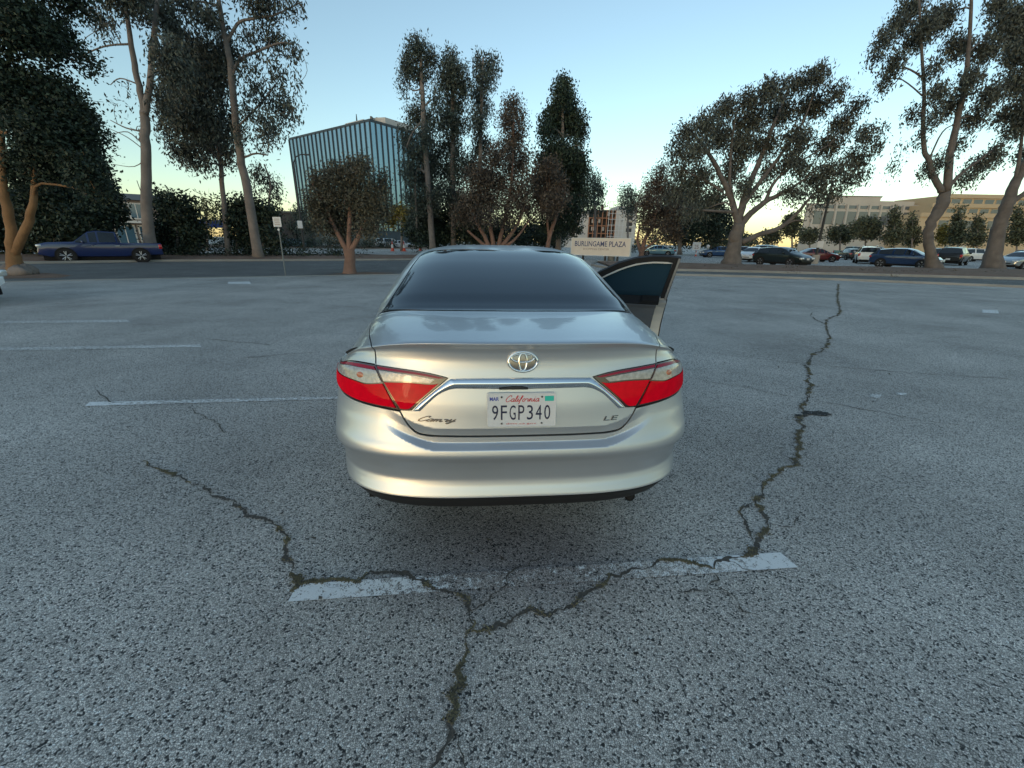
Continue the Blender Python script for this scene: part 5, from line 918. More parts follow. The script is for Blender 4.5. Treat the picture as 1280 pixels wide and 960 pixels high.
# distant wood closing the horizon, low ground ivy under the left shrubs
r = np.random.default_rng(11)
cl = [(x+r.normal(0, 2), 215+r.normal(0, 8), h*.45, r.uniform(4, 7), h*.5, 420) for x in np.arange(-330, 420, 7.) for h in [r.uniform(4, 7.5)]]
V, F = leaves(77, cl, .8, 'far'); tag(quads_obj('distant_wood', V, F, M['leaf_far']), kind='stuff')
# ---------------------------------------------------------------- street, kerbs, islands
def ribbon(name, pts, w, z0, z1, m, kind='structure', step=1.5):
    """kerb or gutter running along a line, with a real section"""
    p = crom(pts, step); d = np.gradient(p, axis=0); d /= np.linalg.norm(d, axis=1, keepdims=True); n = np.stack([-d[:, 1], d[:, 0]], 1)
    mb = MB(); b = min(.02, (z1-z0)*.3)
    rows = []
    for q, u in zip(p, n):
        rows.append([(*(q-u*w/2), z0), (*(q-u*(w/2-b*.3)), z1-b), (*(q-u*(w/2-b)), z1), (*(q+u*(w/2-b)), z1), (*(q+u*(w/2)), z1-b), (*(q+u*w/2), z0)])
    mb.rings(rows, True, True)
    return tag(shade_auto(mb.build(name, m, None)), kind=kind)
def bed(name, poly, z, m, h=.0, seed=1):
    """planting bed with a slightly humped, uneven surface"""
    p = densify(np.array(poly, float), 1.2)
    if area(p) < 0: p = p[::-1]
    V, F = fill(p, .9); r = np.random.default_rng(seed)
    e = edge_dist(p, V); zz = z+h*np.clip(e/1.5, 0, 1)+r.normal(0, .015, len(V))*(e > .3)
    return tag(mesh_obj(name, np.c_[V, zz], F, m, None, True), kind='structure')
ISN = [(6.3, 26.1), (11.6, 26.35), (19.5, 25.4), (28.4, 23.9), (40, 21.6), (60, 18)]
ISF = [(7.0, 36.6), (15.3, 35.3), (28, 34.9), (40.8, 34.7), (52, 34.0), (64, 32)]
bed('planting_bed', ISN+ISF[::-1], .10, M['dirt'], .10)
ribbon('kerb', ISN, .16, -.02, .14, M['kerb']); ribbon('kerb', ISF, .16, -.02, .14, M['kerb']); ribbon('kerb', [ISN[0], (5.6, 31), ISF[0]], .16, -.02, .14, M['kerb'])
GUT = [(5.5, 22.5), (9.9, 22.5), (15.5, 21.3), (22.4, 18.75), (32, 15.0), (48, 8.5)]
ribbon('kerb', GUT, .26, -.02, .10, M['kerb'])
st = [(5.5, 22.7), (9.9, 22.7), (15.5, 21.5), (22.4, 18.95), (32, 15.2), (48, 8.7)]+[(x, y-.05) for x, y in ISN[::-1]]
sheet('road', st, .0046, M['street'])
# street on the left with its bed and far kerb
LK = [(-24, 9.0), (-17.5, 13.2), (-15.1, 14.8), (-9.7, 17.67), (-7.25, 18.95), (-5.0, 20.1), (-2, 21.5)]
FL = [(-36, 14), (-27.2, 20.8), (-24.2, 23.4), (-21.7, 26.2), (-17.8, 28.6), (-10, 33.3), (-4, 38)]
FL2 = [(-48, 18), (-35, 26.7), (-31.3, 31), (-28.8, 35.3), (-24, 38.4), (-12.1, 42), (-5, 47)]
sheet('road', LK+FL[::-1], .0050, M['street'])
ribbon('kerb', [(-24, 9.2), (-20.2, 11.7)], .2, -.02, .11, M['kerb'])
ribbon('kerb', LK[1:], .24, -.02, .018, M['kerb'])
ribbon('kerb', FL, .18, -.02, .13, M['kerb'])
bed('planting_bed', FL+FL2[::-1], .09, M['dirt'], .12, 2)
ribbon('kerb', FL2, .18, -.02, .13, M['kerb'])
bed('planting_bed', [(-8.4, 19.0), (-7.4, 20.9), (-5.6, 20.6), (-6.4, 19.5)], .012, M['dirt'], .03, 3)
bed('planting_bed', [(-19.8, 14.9), (-18.9, 17.3), (-16.9, 16.3), (-16.4, 15.4), (-17.8, 14.6)], .012, M['dirt'], .05, 4)
FL3 = [(-60, 44), (-42, 58), (-30, 68), (-18, 75), (-6, 82)]
FL4 = [(-75, 60), (-55, 72), (-38, 84), (-22, 92), (-6, 100)]
bed('planting_bed', FL3+FL4[::-1], .09, M['dirt'], .2, 5); ribbon('kerb', FL3, .2, -.02, .13, M['kerb'])
r = np.random.default_rng(21)
def low_cover(name, line, w, h, n, leaf, size, seed):
    p = crom(line, .8); rr = np.random.default_rng(seed); k = rr.integers(0, len(p), n//60)
    cl = [(p[i][0]+rr.normal(0, w), p[i][1]+rr.normal(0, w), h*.4, rr.uniform(.3, .8), h*rr.uniform(.25, .6), 60) for i in k]
    V, F = leaves(seed, cl, size, leaf); tag(quads_obj(name, V, F, M['leaf_'+leaf]), kind='stuff')
low_cover('ground_cover', [(-29, 29.5), (-25.5, 31.5), (-21, 33.5), (-14.5, 37)], 1.0, .75, 9000, 'dense', .16, 31)
low_cover('fallen_leaves', [(-27, 24.5), (-22.5, 29), (-12, 34)], .7, .12, 2400, 'brown', .10, 32)
low_cover('fallen_leaves', [(9, 28.5), (18, 29), (30, 27.5), (44, 25)], 2.2, .06, 4200, 'brown', .10, 33)
for i, (x, y, rz, L) in enumerate([(-47, 56, .62, 13), (-36, 65, .60, 13), (-25, 72, .52, 12), (17.5, 80, 0., 11)]):     # clipped hedges across the far street
    h = thing('hedge', ['dark hedge behind the round shrub on the far left', 'dark hedge between the grey shed and the lamp post', 'dark hedge behind the orange and white cones', 'dark hedge under the unfinished apartment block behind the plaza sign'][i], 'hedge', (x, y, 0), rz, 'hedges across the far street')
    cl = [(q, 0, .75, 1.0, .8, 420) for q in np.arange(-L/2, L/2, 1.)]
    V, F = leaves(60+i, cl, .2, 'dense'); quads_obj('foliage', V, F, M['leaf_dense'], h)

# a thin scatter of dry leaves and grit on the lot
rr = np.random.default_rng(55); n = 170
d_ = rr.uniform(1.2, 16, n); a_ = rr.uniform(-.95, .95, n); P_ = np.stack([d_*np.tan(a_)*.8, d_, np.full(n, .009)], 1)
u_ = rr.uniform(0, 6.283, n); L_ = rr.uniform(.008, .024, (n, 1)); ax = np.stack([np.cos(u_), np.sin(u_), rr.uniform(-.1, .3, n)], 1); bx_ = np.stack([-np.sin(u_), np.cos(u_), rr.uniform(-.2, .2, n)], 1)
V_ = np.stack([P_-ax*L_, P_+bx_*L_*.45, P_+ax*L_+np.array([0, 0, .006]), P_-bx_*L_*.45], 1).reshape(-1, 3)
tag(quads_obj('fallen_leaves', V_, np.arange(n*4).reshape(-1, 4), M['leaf_brown']), kind='stuff')
# ---------------------------------------------------------------- other vehicles
PAINT = {}
def paint(c_, metal=.25):
    k = tuple(c_)
    if k not in PAINT: PAINT[k] = mat('car_paint', c_, .28, metal, coat=.3 if max(c_) < .07 else 1.)
    return PAINT[k]
M['car_glass'] = mat('car_glass', (.012, .015, .018), .04, spec=.7)
M['tail_red'] = mat('tail_lamp_red', (.45, .01, .012), .2, coat=1.)
M['head_clear'] = mat('head_lamp_clear', (.72, .70, .66), .12, .4, coat=1.)
# stations front to rear share: y (share of length, -.5 rear .5 front), half width, belt z, roof z, roof half width, glass?
BODY = {
 'sedan': (4.75, .90, .33, [(-.5, .70, .62, .70, .60, 0), (-.49, .80, .86, .93, .70, 0), (-.40, .88, .95, 1.0, .74, 0), (-.30, .90, .96, 1.02, .74, 1), (-.13, .90, .96, 1.43, .56, 1), (.02, .90, .95, 1.45, .57, 1), (.10, .90, .94, 1.38, .58, 1), (.26, .90, .90, .98, .72, 0), (.42, .86, .78, .86, .66, 0), (.485, .78, .64, .70, .58, 0), (.5, .70, .52, .56, .5, 0)]),
 'hatch': (4.2, .88, .32, [(-.5, .72, .64, .72, .62, 0), (-.485, .84, .92, 1.02, .70, 1), (-.38, .87, .97, 1.38, .58, 1), (-.15, .88, .96, 1.48, .58, 1), (.02, .88, .95, 1.47, .58, 1), (.10, .88, .94, 1.38, .6, 1), (.27, .88, .92, 1.0, .72, 0), (.43, .84, .78, .86, .66, 0), (.49, .76, .62, .68, .56, 0), (.5, .7, .52, .56, .5, 0)]),
 'suv': (4.75, .94, .37, [(-.5, .78, .70, .78, .7, 0), (-.49, .90, 1.05, 1.12, .80, 1), (-.45, .92, 1.10, 1.64, .68, 1), (-.20, .94, 1.09, 1.74, .68, 1), (.02, .94, 1.08, 1.73, .68, 1), (.10, .94, 1.07, 1.64, .69, 1), (.24, .94, 1.05, 1.14, .80, 0), (.42, .91, .95, 1.04, .76, 0), (.485, .84, .80, .90, .68, 0), (.5, .76, .62, .70, .6, 0)]),
 'van': (5.0, .97, .36, [(-.5, .85, .70, .78, .75, 0), (-.495, .95, 1.10, 1.16, .86, 1), (-.47, .96, 1.14, 1.72, .76, 1), (-.20, .97, 1.13, 1.78, .76, 1), (.10, .97, 1.10, 1.76, .74, 1), (.18, .97, 1.08, 1.64, .72, 1), (.36, .95, .98, 1.06, .78, 0), (.46, .90, .82, .92, .7, 0), (.5, .8, .6, .68, .6, 0)]),
 'pickup': (5.35, .94, .39, [(-.5, .86, .70, .78, .8, 0), (-.495, .93, 1.06, 1.12, .86, 0), (-.16, .94, 1.08, 1.12, .86, 0), (-.15, .94, 1.09, 1.16, .80, 1), (-.125, .94, 1.09, 1.74, .68, 1), (.03, .94, 1.08, 1.79, .68, 1), (.10, .94, 1.08, 1.72, .69, 1), (.22, .94, 1.07, 1.16, .78, 0), (.42, .92, 1.02, 1.12, .78, 0), (.485, .87, .92, 1.02, .72, 0), (.5, .80, .62, .72, .66, 0)]),
}
def vehicle(kind, label, cat, x, y, fwd, c_, metal=.25, scale=1., roofbar=False, group=None, name='parked_car', amber=False):
    L, W_, wr, st = BODY[kind]
    o = thing(name, label, cat, (x, y, 0), math.atan2(-fwd[0], fwd[1]), group); o.scale = (scale,)*3
    zl = .26 if kind in ('sedan', 'hatch') else .32
    rows = []; G_ = []
    for q, hw, zb, zt, wt, g in st:
        yy = q*L; glass = zt-zb > .2
        p3 = (hw*.985, yy, zb); p4 = (wt, yy, zt-(.05 if glass else .012)); p5 = (wt*.62, yy, zt-.008); p6 = (0, yy, zt)
        lo = zl+(.10 if abs(q) > .48 else 0)
        half = [(hw*.80, yy, lo), (hw*.95, yy, lo+.05), (hw, yy, min(.62, zb-.1)), (hw, yy, zb-.07), p3, p4, p5]
        rows.append([(-a, b, c2) for a, b, c2 in half]+[p6]+half[::-1])
    n = len(rows[0]); bm_ = MB(); gl = {'front': MB(), 'rear': MB()}; panes = []
    V = [v for r_ in rows for v in r_]; F = []
    ng = [s_[3]-s_[2] > .2 for s_ in st]
    for i in range(len(rows)-1):
        for j in range(n-1):
            f = (i*n+j, (i+1)*n+j, (i+1)*n+j+1, i*n+j+1)
            F.append(f)
            both = ng[i] and ng[i+1]; one = ng[i] != ng[i+1]
            side_q = j in (4, n-6)
            top_q = 4 < j < n-6
            v = [np.array(V[k]) for k in f]
            nn = np.cross(v[1]-v[0], v[2]-v[0]); nn /= max(np.linalg.norm(nn), 1e-9)
            if nn[2] < -.2: nn = -nn
            c0 = sum(v)/4
            if st[i][5] and st[i+1][5] or one:
                shr = lambda k_: [c0+(q-c0)*k_+nn*.006 for q in v]
                if both and side_q: panes.append(('side_window', shr(.86)))
                elif one and side_q: panes.append(('side_window', [c0+(q-c0)*.78+nn*.006 for q in v]))
                elif one and top_q: gl['front' if i > len(rows)/2 else 'rear'].add([c0+(q-c0)*np.array([1.0, .86, .86])+nn*.008 for q in v], [(0, 1, 2, 3)])
    bm_.add(V, F+[tuple(range(n-1, -1, -1)), tuple(range((len(rows)-1)*n, len(rows)*n))])
    body = bm_.build('body', paint(c_, metal), o); shade_auto(body, 28)
    for k_, nm in (('front', 'windscreen'), ('rear', 'rear_window')):
        if gl[k_].f: gl[k_].build(nm, M['car_glass'], o)
    for nm, q in panes: MB().add(q, [(0, 1, 2, 3)]).build(nm, M['car_glass'], o)
    ub = MB(); ub.box(-W_*.78, W_*.78, -L*.47, L*.47, .16, zl+.12); ub.build('underbody', M['dark_gap'], o)
    for sx in (-1, 1):
        for q in (-.30, .30):
            ab = MB(); ab.cyl((sx*(W_-.035), q*L, wr+.01), (1, 0, 0), wr*1.16, .084, 24); ab.build('wheel_arch', M['dark_gap'], o)
            wheel(o, sx*(W_-.095), q*L, wr, .215, sx)
        r5 = st[1]
        lb = MB(); zr = r5[2]-.02
        if kind in ('suv', 'van', 'pickup'): lb.box(*(sorted((sx*(W_-.20), sx*(W_+.005)))), -L*.5-.012, -L*.47, zr-.26, zr, .02)
        else: lb.box(*(sorted((sx*(W_-.34), sx*(W_-.03)))), -L*.5-.01, -L*.46, zr-.16, zr-.02, .02)
        lb.build('tail_light', M['tail_red'], o, True)
        hb = MB(); hz = st[-2][2]+.02
        hb.box(*(sorted((sx*(W_-.40), sx*(W_-.06)))), L*.455, L*.499, hz-.10, hz+.06, .03); hb.build('headlight', M['head_clear'], o, True)
        mr = MB(); mr.box(*(sorted((sx*(W_-.02), sx*(W_+.17)))), L*.14, L*.14+.09, st[-4][2]+.02, st[-4][2]+.17, .03); mr.build('side_mirror', paint(c_, metal), o, True)
        for q in (-.12, .07):
            hd = MB(); hd.box(*(sorted((sx*(W_-.01), sx*(W_+.02)))), q*L-.1, q*L+.1, st[3][2]-.16, st[3][2]-.13); hd.build('handle', M['chrome'] if kind == 'pickup' else paint(c_, metal), o)
    for q, nm in ((L*.5, 'front_plate'), (-L*.5, 'rear_plate')):
        pb = MB(); s_ = 1 if q > 0 else -1; pb.box(-.16, .16, *(sorted((q-s_*.02, q+s_*.012))), .52, .66); pb.build(nm, M['plate_white'], o)
    gb = MB(); gb.box(-.5, .5, L*.47, L*.502, .42, .52 if kind != 'pickup' else .8, .02); gb.build('grille', M['black_plastic'], o, True)
    if roofbar:
        rb_ = MB()
        for sx in (-1, 1): rb_.tube([(sx*.56, -L*.38, 1.76), (sx*.58, -L*.1, 1.82), (sx*.58, L*.04, 1.80)], .02, 6)
        rb_.build('roof_rail', M['alloy'], o)
    return o
vehicle('pickup', 'dark blue pickup truck parked at the far kerb of the street on the left', 'pickup truck', -23.75, 25.2, (-.76, -.65), (.006, .018, .095), .0, .97, name='pickup_truck')
vehicle('sedan', 'white car cut off by the left edge of the lot beside the tree roots', 'car', -14.05, 8.95, (1, .04), (.72, .73, .74), .0)
gp = 'vehicles parked beyond the right kerb island'
vehicle('hatch', 'dark green black compact car with lit amber corner facing right, behind the island kerb', 'car', 22.6, 36.8, (.42, -.91), (.012, .020, .022), .3, 1.03, group=gp)
vehicle('sedan', 'white low sedan facing left between the big gum trunk and the dark compact car', 'car', 24.9, 45.5, (-.75, -.66), (.70, .70, .70), .0, group=gp)
vehicle('sedan', 'dark red sedan behind the concrete light pole base', 'car', 33.6, 48.9, (.97, -.1), (.12, .014, .014), .3, group=gp)
vehicle('suv', 'white sport utility seen from behind with red tail lights', 'suv', 37.4, 46.4, (.55, .83), (.68, .66, .62), .0, group=gp, roofbar=True)
vehicle('hatch', 'dark blue car facing right left of the twisted grey trunk', 'car', 33.1, 36.9, (.52, -.85), (.012, .036, .105), .4, 1.08, group=gp)
vehicle('suv', 'black sport utility seen from behind between the two grey trunks', 'suv', 46.4, 46.2, (.80, .60), (.010, .011, .014), .3, 1.05, group=gp, roofbar=True)
vehicle('sedan', 'pale silver sedan right of the leaning trunk at the right edge', 'car', 45.0, 38.6, (-.96, -.25), (.36, .40, .41), .6, 1.05, group=gp)
vehicle('suv', 'pale silver sport utility half hidden above the silver sedan at the right edge', 'suv', 55.5, 46.5, (.9, .2), (.42, .45, .46), .6, group=gp)
vehicle('pickup', 'teal pickup in the back row left of the white sport utility', 'pickup truck', 57.0, 74.0, (.98, .1), (.02, .11, .12), .3, group=gp, name='pickup_truck')
vehicle('hatch', 'small black car right beside the white sport utility in the second row', 'car', 45.3, 59.0, (.3, .9), (.012, .014, .016), .3, group=gp)
vehicle('sedan', 'bright blue sedan facing left, left of the big gum trunk', 'car', 27.4, 58.6, (-.96, .1), (.015, .06, .17), .4, group=gp)
vehicle('hatch', 'dark maroon car half hidden behind the big gum trunk', 'car', 31.2, 60.5, (-.9, .3), (.06, .012, .014), .3, group=gp)
vehicle('suv', 'pale blue sport utility roof showing behind the white sedan', 'suv', 35.5, 63.5, (-.8, .5), (.16, .24, .28), .4, group=gp)
vehicle('sedan', 'white car in the row behind the dark compact car', 'car', 42.0, 68.0, (.9, .2), (.66, .66, .66), .0, group=gp)
vehicle('van', 'light silver van behind the roof of the dark blue car', 'van', 49.5, 60.5, (.9, .3), (.42, .46, .47), .5, group=gp, name='parked_van')
vehicle('suv', 'dark grey sport utility just left of the twisted trunk in the second row', 'suv', 57.5, 60.0, (.7, .7), (.03, .035, .038), .3, group=gp)
vehicle('sedan', 'white sedan facing right just right of the twisted trunk', 'car', 54.6, 55.0, (-.7, -.7), (.66, .66, .66), .0, group=gp)
vehicle('van', 'white van roof behind the black sport utility', 'van', 65.0, 62.0, (.95, .1), (.62, .63, .64), .0, group=gp, name='parked_van')
vehicle('sedan', 'light blue car showing behind the top of the open door', 'car', 20.2, 62.0, (-.95, .2), (.10, .22, .30), .4)
gl_ = 'vehicles beyond the far street on the left'
vehicle('suv', 'white sport utility in front of the grey shed', 'suv', -39.2, 67.5, (.4, .9), (.62, .64, .66), .0, group=gl_)
vehicle('sedan', 'pale blue car beside the lamp post across the street', 'car', -35.0, 68.5, (.5, .85), (.30, .38, .44), .2, group=gl_)
vehicle('van', 'white van among the shrubs on the far left', 'van', -57.5, 68.0, (.8, .5), (.62, .64, .64), .0, group=gl_, name='parked_van')
vehicle('sedan', 'white car behind the cones and the small kerb tree', 'car', -20.5, 79.0, (.9, .4), (.64, .64, .66), .0, group=gl_)
vehicle('van', 'pale van behind the cones near the yellowish tree', 'van', -23.5, 82.0, (.9, .4), (.58, .60, .62), .0, group=gl_, name='parked_van')
# ---------------------------------------------------------------- buildings
M['tower_glass'] = mat('tower_glass', (.25, .37, .45), .2, .8)
M['tower_fin'] = mat('tower_fin', (.045, .058, .072), .45, .3)
M['tower_dark'] = mat('tower_core', (.03, .05, .07), .4)
M['white_wall'] = mat('white_wall', (.55, .52, .49), .85, noise=(.5, .06))
M['beige_wall'] = mat('beige_wall', (.48, .43, .37), .9, noise=(.25, .07))
M['sun_tinted_wall'] = mat('beige_wall_sun_tint', (.50, .38, .24), .9, noise=(.25, .07))  # beige wall with the low sun's golden light put into its colour
M['office_glass'] = mat('office_glass', (.10, .12, .14), .1, spec=.8)
M['steel_orange'] = mat('primer_orange', (.33, .16, .095), .8)
M['dark_wall'] = mat('dark_grey_wall', (.055, .052, .055), .9, noise=(.6, .1))
M['house_wall'] = mat('house_wall', (.22, .185, .165), .9, noise=(.8, .1))
M['house_trim'] = mat('house_trim', (.62, .61, .58), .8)
M['house_glass'] = mat('house_glass', (.06, .13, .19), .12, spec=.7)
M['roof_grey'] = mat('roof_grey', (.14, .135, .13), .9)
M['galv'] = mat('galvanised_post', (.20, .21, .21), .55, .5, noise=(5, .15))
M['pole_dark'] = mat('dark_pole', (.035, .036, .038), .55, .3)
M['sign_face'] = mat('sign_face', (.64, .56, .47), .8, noise=(1.2, .08))
M['sign_white'] = mat('sign_white', (.60, .60, .60), .6, noise=(4, .06))
M['sign_ink'] = mat('sign_ink', (.05, .06, .14), .6)
M['sign_ink2'] = mat('sign_ink_faded', (.26, .17, .13), .7)
M['cone_orange'] = mat('cone_orange', (.62, .085, .045), .6)
M['cone_white'] = mat('cone_band', (.66, .64, .64), .5)
M['awning_blue'] = mat('blue_canopy', (.02, .05, .22), .6)
M['concrete'] = mat('concrete', (.33, .31, .28), .9, noise=(1.2, .15))
def facade(parent, a, b, h, z0, n, panel_name, pm, fin_m, fin=.5, out=.25):
    """run of tall glass panels with fins between them, from a to b in plan"""
    a = Vector((*a, 0)); b = Vector((*b, 0)); d = (b-a)/n; u = d.normalized(); nn = Vector((u.y, -u.x, 0))
    for i in range(n):
        p = a+d*i+u*fin/2; q = a+d*(i+1)-u*fin/2
        mb = MB(); mb.add([p+Vector((0, 0, z0)), q+Vector((0, 0, z0)), q+Vector((0, 0, h)), p+Vector((0, 0, h))], [(0, 1, 2, 3)])
        mb.add([p+nn*-.12+Vector((0, 0, z0)), q+nn*-.12+Vector((0, 0, z0)), q+nn*-.12+Vector((0, 0, h)), p+nn*-.12+Vector((0, 0, h))], [(3, 2, 1, 0)])
        mb.build(panel_name, pm, parent)
    for i in range(n+1):
        c0 = a+d*i; mb = MB()
        w = [c0-u*fin/2-nn*.2, c0+u*fin/2-nn*.2, c0+u*fin/2+nn*out, c0-u*fin/2+nn*out]
        mb.rings([[p+Vector((0, 0, z0)) for p in w], [p+Vector((0, 0, h+.15)) for p in w]], True, True); mb.build('fin', fin_m, parent)
T_ = thing('glass_tower', 'blue glass office tower with dark vertical fins left of the three tall gums', 'building')
K, L_, R_ = (-33.9, 110.), (-63.2, 131.), (-23.0, 126.)
B_ = (L_[0]+R_[0]-K[0], L_[1]+R_[1]-K[1])
def prism(mb, poly, z0, z1): return mb.rings([[(x, y, z0) for x, y in poly], [(x, y, z1) for x, y in poly]], True, True)
def shrink(poly, k):
    c0 = np.mean(poly, 0); return [tuple(c0+(np.array(p)-c0)*k) for p in poly]
mb = MB(); prism(mb, shrink([K, R_, B_, L_], .985), 0, 27.0); mb.build('core', M['tower_dark'], T_)
facade(T_, L_, K, 27.2, 3.6, 19, 'glass_panel', M['tower_glass'], M['tower_fin'], .24, .22)
facade(T_, K, R_, 27.2, 3.6, 12, 'glass_panel', M['tower_glass'], M['tower_fin'], .24, .22)
mb = MB(); prism(mb, shrink([K, R_, B_, L_], 1.006), 27.2, 27.75); mb.build('roof', M['tower_fin'], T_)
mb = MB(); prism(mb, [(-42.5, 118), (-36.5, 113.6), (-31.0, 121.5), (-26, 126), (-36, 134)], 27.75, 28.5); mb.build('penthouse', M['white_wall'], T_)
mb = MB(); prism(mb, [(-35.5, 115.5), (-31.5, 114.5), (-27, 121.5), (-33, 126)], 27.75, 29.2); mb.build('penthouse', M['white_wall'], T_)
for k in range(6):
    mb = MB(); mb.box(-35+k*1.1, -34.6+k*1.1, 114.2+k*.9, 115.2+k*.9, 28.0, 29.3); mb.build('louver', M['roof_grey'], T_)
mb = MB(); mb.tube([(-39.5, 118, 28.4), (-39.5, 118, 30.6)], [.22, .08], 6); mb.build('antenna', M['pole_dark'], T_)
def windows(parent, x0, x1, y, z0, z1, n, gap, gm, fm, name='window', proud=.06):
    w = (x1-x0)/n
    for i in range(n):
        a, b = x0+w*i+gap/2, x0+w*(i+1)-gap/2
        fr = MB(); fr.box(a-.12, b+.12, y-proud, y+.2, z0-.12, z1+.12)
        f = fr.build(name, fm, parent)
        g = MB(); g.box(a, b, y-proud-.02, y-proud+.05, z0, z1); g.build('pane', gm, f)
# beige stepped office building on the right
O_ = thing('office_building', 'beige office building with a band of dark windows under upright piers', 'building', (0, 0, 0))
for x0, x1, y, z0, z1 in ((96.5, 134.0, 150, 0, 13.6), (96.7, 134.0, 150.6, 13.6, 15.4), (103.5, 121.5, 151.5, 15.4, 17.7), (121.6, 134.0, 152.5, 15.4, 16.6)):
    mb = MB(); prism(mb, [(x0, y), (x1, y), (x1+24, 186), (x0+26, 186)], z0, z1); mb.build('wall', M['beige_wall'], O_)
windows(O_, 99.0, 132.5, 149.98, 8.9, 13.0, 9, .75, M['office_glass'], M['beige_wall'])
for k in range(10):
    x = 99.0+k*3.72; mb = MB(); mb.rings([[(x-.28, 149.2, 7.2), (x+.28, 149.2, 7.2), (x+.28, 150.1, 7.2), (x-.28, 150.1, 7.2)], [(x-.28, 149.9, 15.2), (x+.28, 149.9, 15.2), (x+.28, 150.8, 15.2), (x-.28, 150.8, 15.2)]], True, True); mb.build('pier', M['beige_wall'], O_)
windows(O_, 99.0, 132.5, 150.58, 13.9, 14.9, 9, .9, M['office_glass'], M['beige_wall'])
windows(O_, 99.5, 132.5, 149.98, 4.2, 5.3, 10, 1.6, M['office_glass'], M['beige_wall'])
mb = MB(); mb.box(96.0, 134.4, 149.6, 150.2, 6.6, 7.1); mb.build('ledge', M['beige_wall'], O_)
mb = MB(); prism(mb, [(103.2, 151.3), (121.8, 151.3), (145, 186), (129, 186)], 17.72, 17.95); mb.build('roof', M['roof_grey'], O_)
mb = MB(); mb.rings([[(133.6, 148, 0), (147, 148, 0), (163, 172, 0), (152, 172, 0)], [(133.6, 149, 14.2), (147, 149, 14.2), (163, 172, 15.8), (152, 172, 15.8)]], True, True); mb.build('sloped_wing', M['beige_wall'], O_)
G_ = thing('terraced_building', 'golden lit building with stepped terraces behind the leaning gum trunk', 'building')
mb = MB(); mb.box(126, 175, 140, 165, 0, 12.0); mb.build('wall', M['sun_tinted_wall'], G_)
mb = MB(); mb.box(131, 175, 142.5, 165, 12.02, 15.0); mb.build('wall', M['sun_tinted_wall'], G_)
mb = MB(); mb.box(137.5, 175, 145, 165, 15.02, 18.0); mb.build('wall', M['sun_tinted_wall'], G_)
for z, x, y in ((12.0, 126, 140), (15.0, 131, 142.5), (18.0, 137.5, 145)):
    mb = MB(); mb.box(x-.4, 175.4, y-.5, y+.3, z-.9, z+.25); mb.build('parapet', M['sun_tinted_wall'], G_)
windows(G_, 128, 174, 139.98, 8.0, 10.2, 12, .8, M['office_glass'], M['sun_tinted_wall']); windows(G_, 132, 174, 142.48, 12.6, 13.8, 12, .8, M['office_glass'], M['sun_tinted_wall']); windows(G_, 138.5, 174, 144.98, 15.4, 16.8, 10, .8, M['office_glass'], M['sun_tinted_wall'])
# apartment block under construction above the plaza sign
N_ = thing('unfinished_apartment_block', 'apartment block under construction with orange frame between two white wings', 'building')
mb = MB(); mb.box(18.0, 24.2, 160, 172, 0, 13.6); mb.build('white_wing', M['white_wall'], N_)
mb = MB(); mb.box(22.0, 26.5, 160.8, 172, 0, 12.2); mb.build('white_wing', M['white_wall'], N_)
mb = MB(); mb.box(36.2, 43.5, 160, 172, 0, 14.2); mb.build('white_wing', M['white_wall'], N_)
for k in range(4):
    z = 5.6+k*2.05
    for x0, x1, nm in ((20.4, 23.2, 'balcony'), (40.0, 42.0, 'balcony')):
        b = MB(); b.box(x0, x1, 159.9, 160.6, z, z+1.25); w = b.build('window', M['dark_wall'], N_)
        b = MB(); b.box(x0-.2, x1+.2, 159.0, 160.0, z-.32, z-.1); b.build(nm, M['house_trim'], w)
for z in (5.0, 7.6, 10.2, 12.8):
    b = MB(); b.box(26.4, 36.2, 160.2, 170, z-.18, z+.12); b.build('floor_slab', M['steel_orange'] if z < 11 else M['concrete'], N_)
for x in np.arange(26.6, 36.2, 1.55):
    b = MB(); b.box(x-.14, x+.14, 160.0, 160.4, 0, 12.8 if x > 28 else 10.2); b.build('column', M['steel_orange'], N_)
b = MB(); b.box(26.6, 36.2, 163, 164, 0, 12.2); b.build('inner_wall', M['dark_wall'], N_)
for x, z in ((28.2, 5.9), (30.2, 8.6), (31.8, 5.9), (28.2, 8.5), (33.4, 11.0)):
    b = MB(); b.box(x-.55, x+.55, 161, 161.2, z, z+1.3); b.build('wrapped_panel', M['white_wall'], N_)
sc_ = MB()
for x in np.arange(33.2, 38.6, 1.3): sc_.tube([(x, 158.6, 0), (x, 158.6, 15.5)], .09, 5)
for z in np.arange(4.0, 15.6, 1.9): sc_.tube([(33.0, 158.6, z), (38.8, 158.6, z)], .08, 5)
sc_.build('scaffold', M['sign_white'], N_)
b = MB(); b.box(31.5, 32.3, 165, 166, 12.8, 15.0); b.build('lift_shaft', M['steel_orange'], N_)
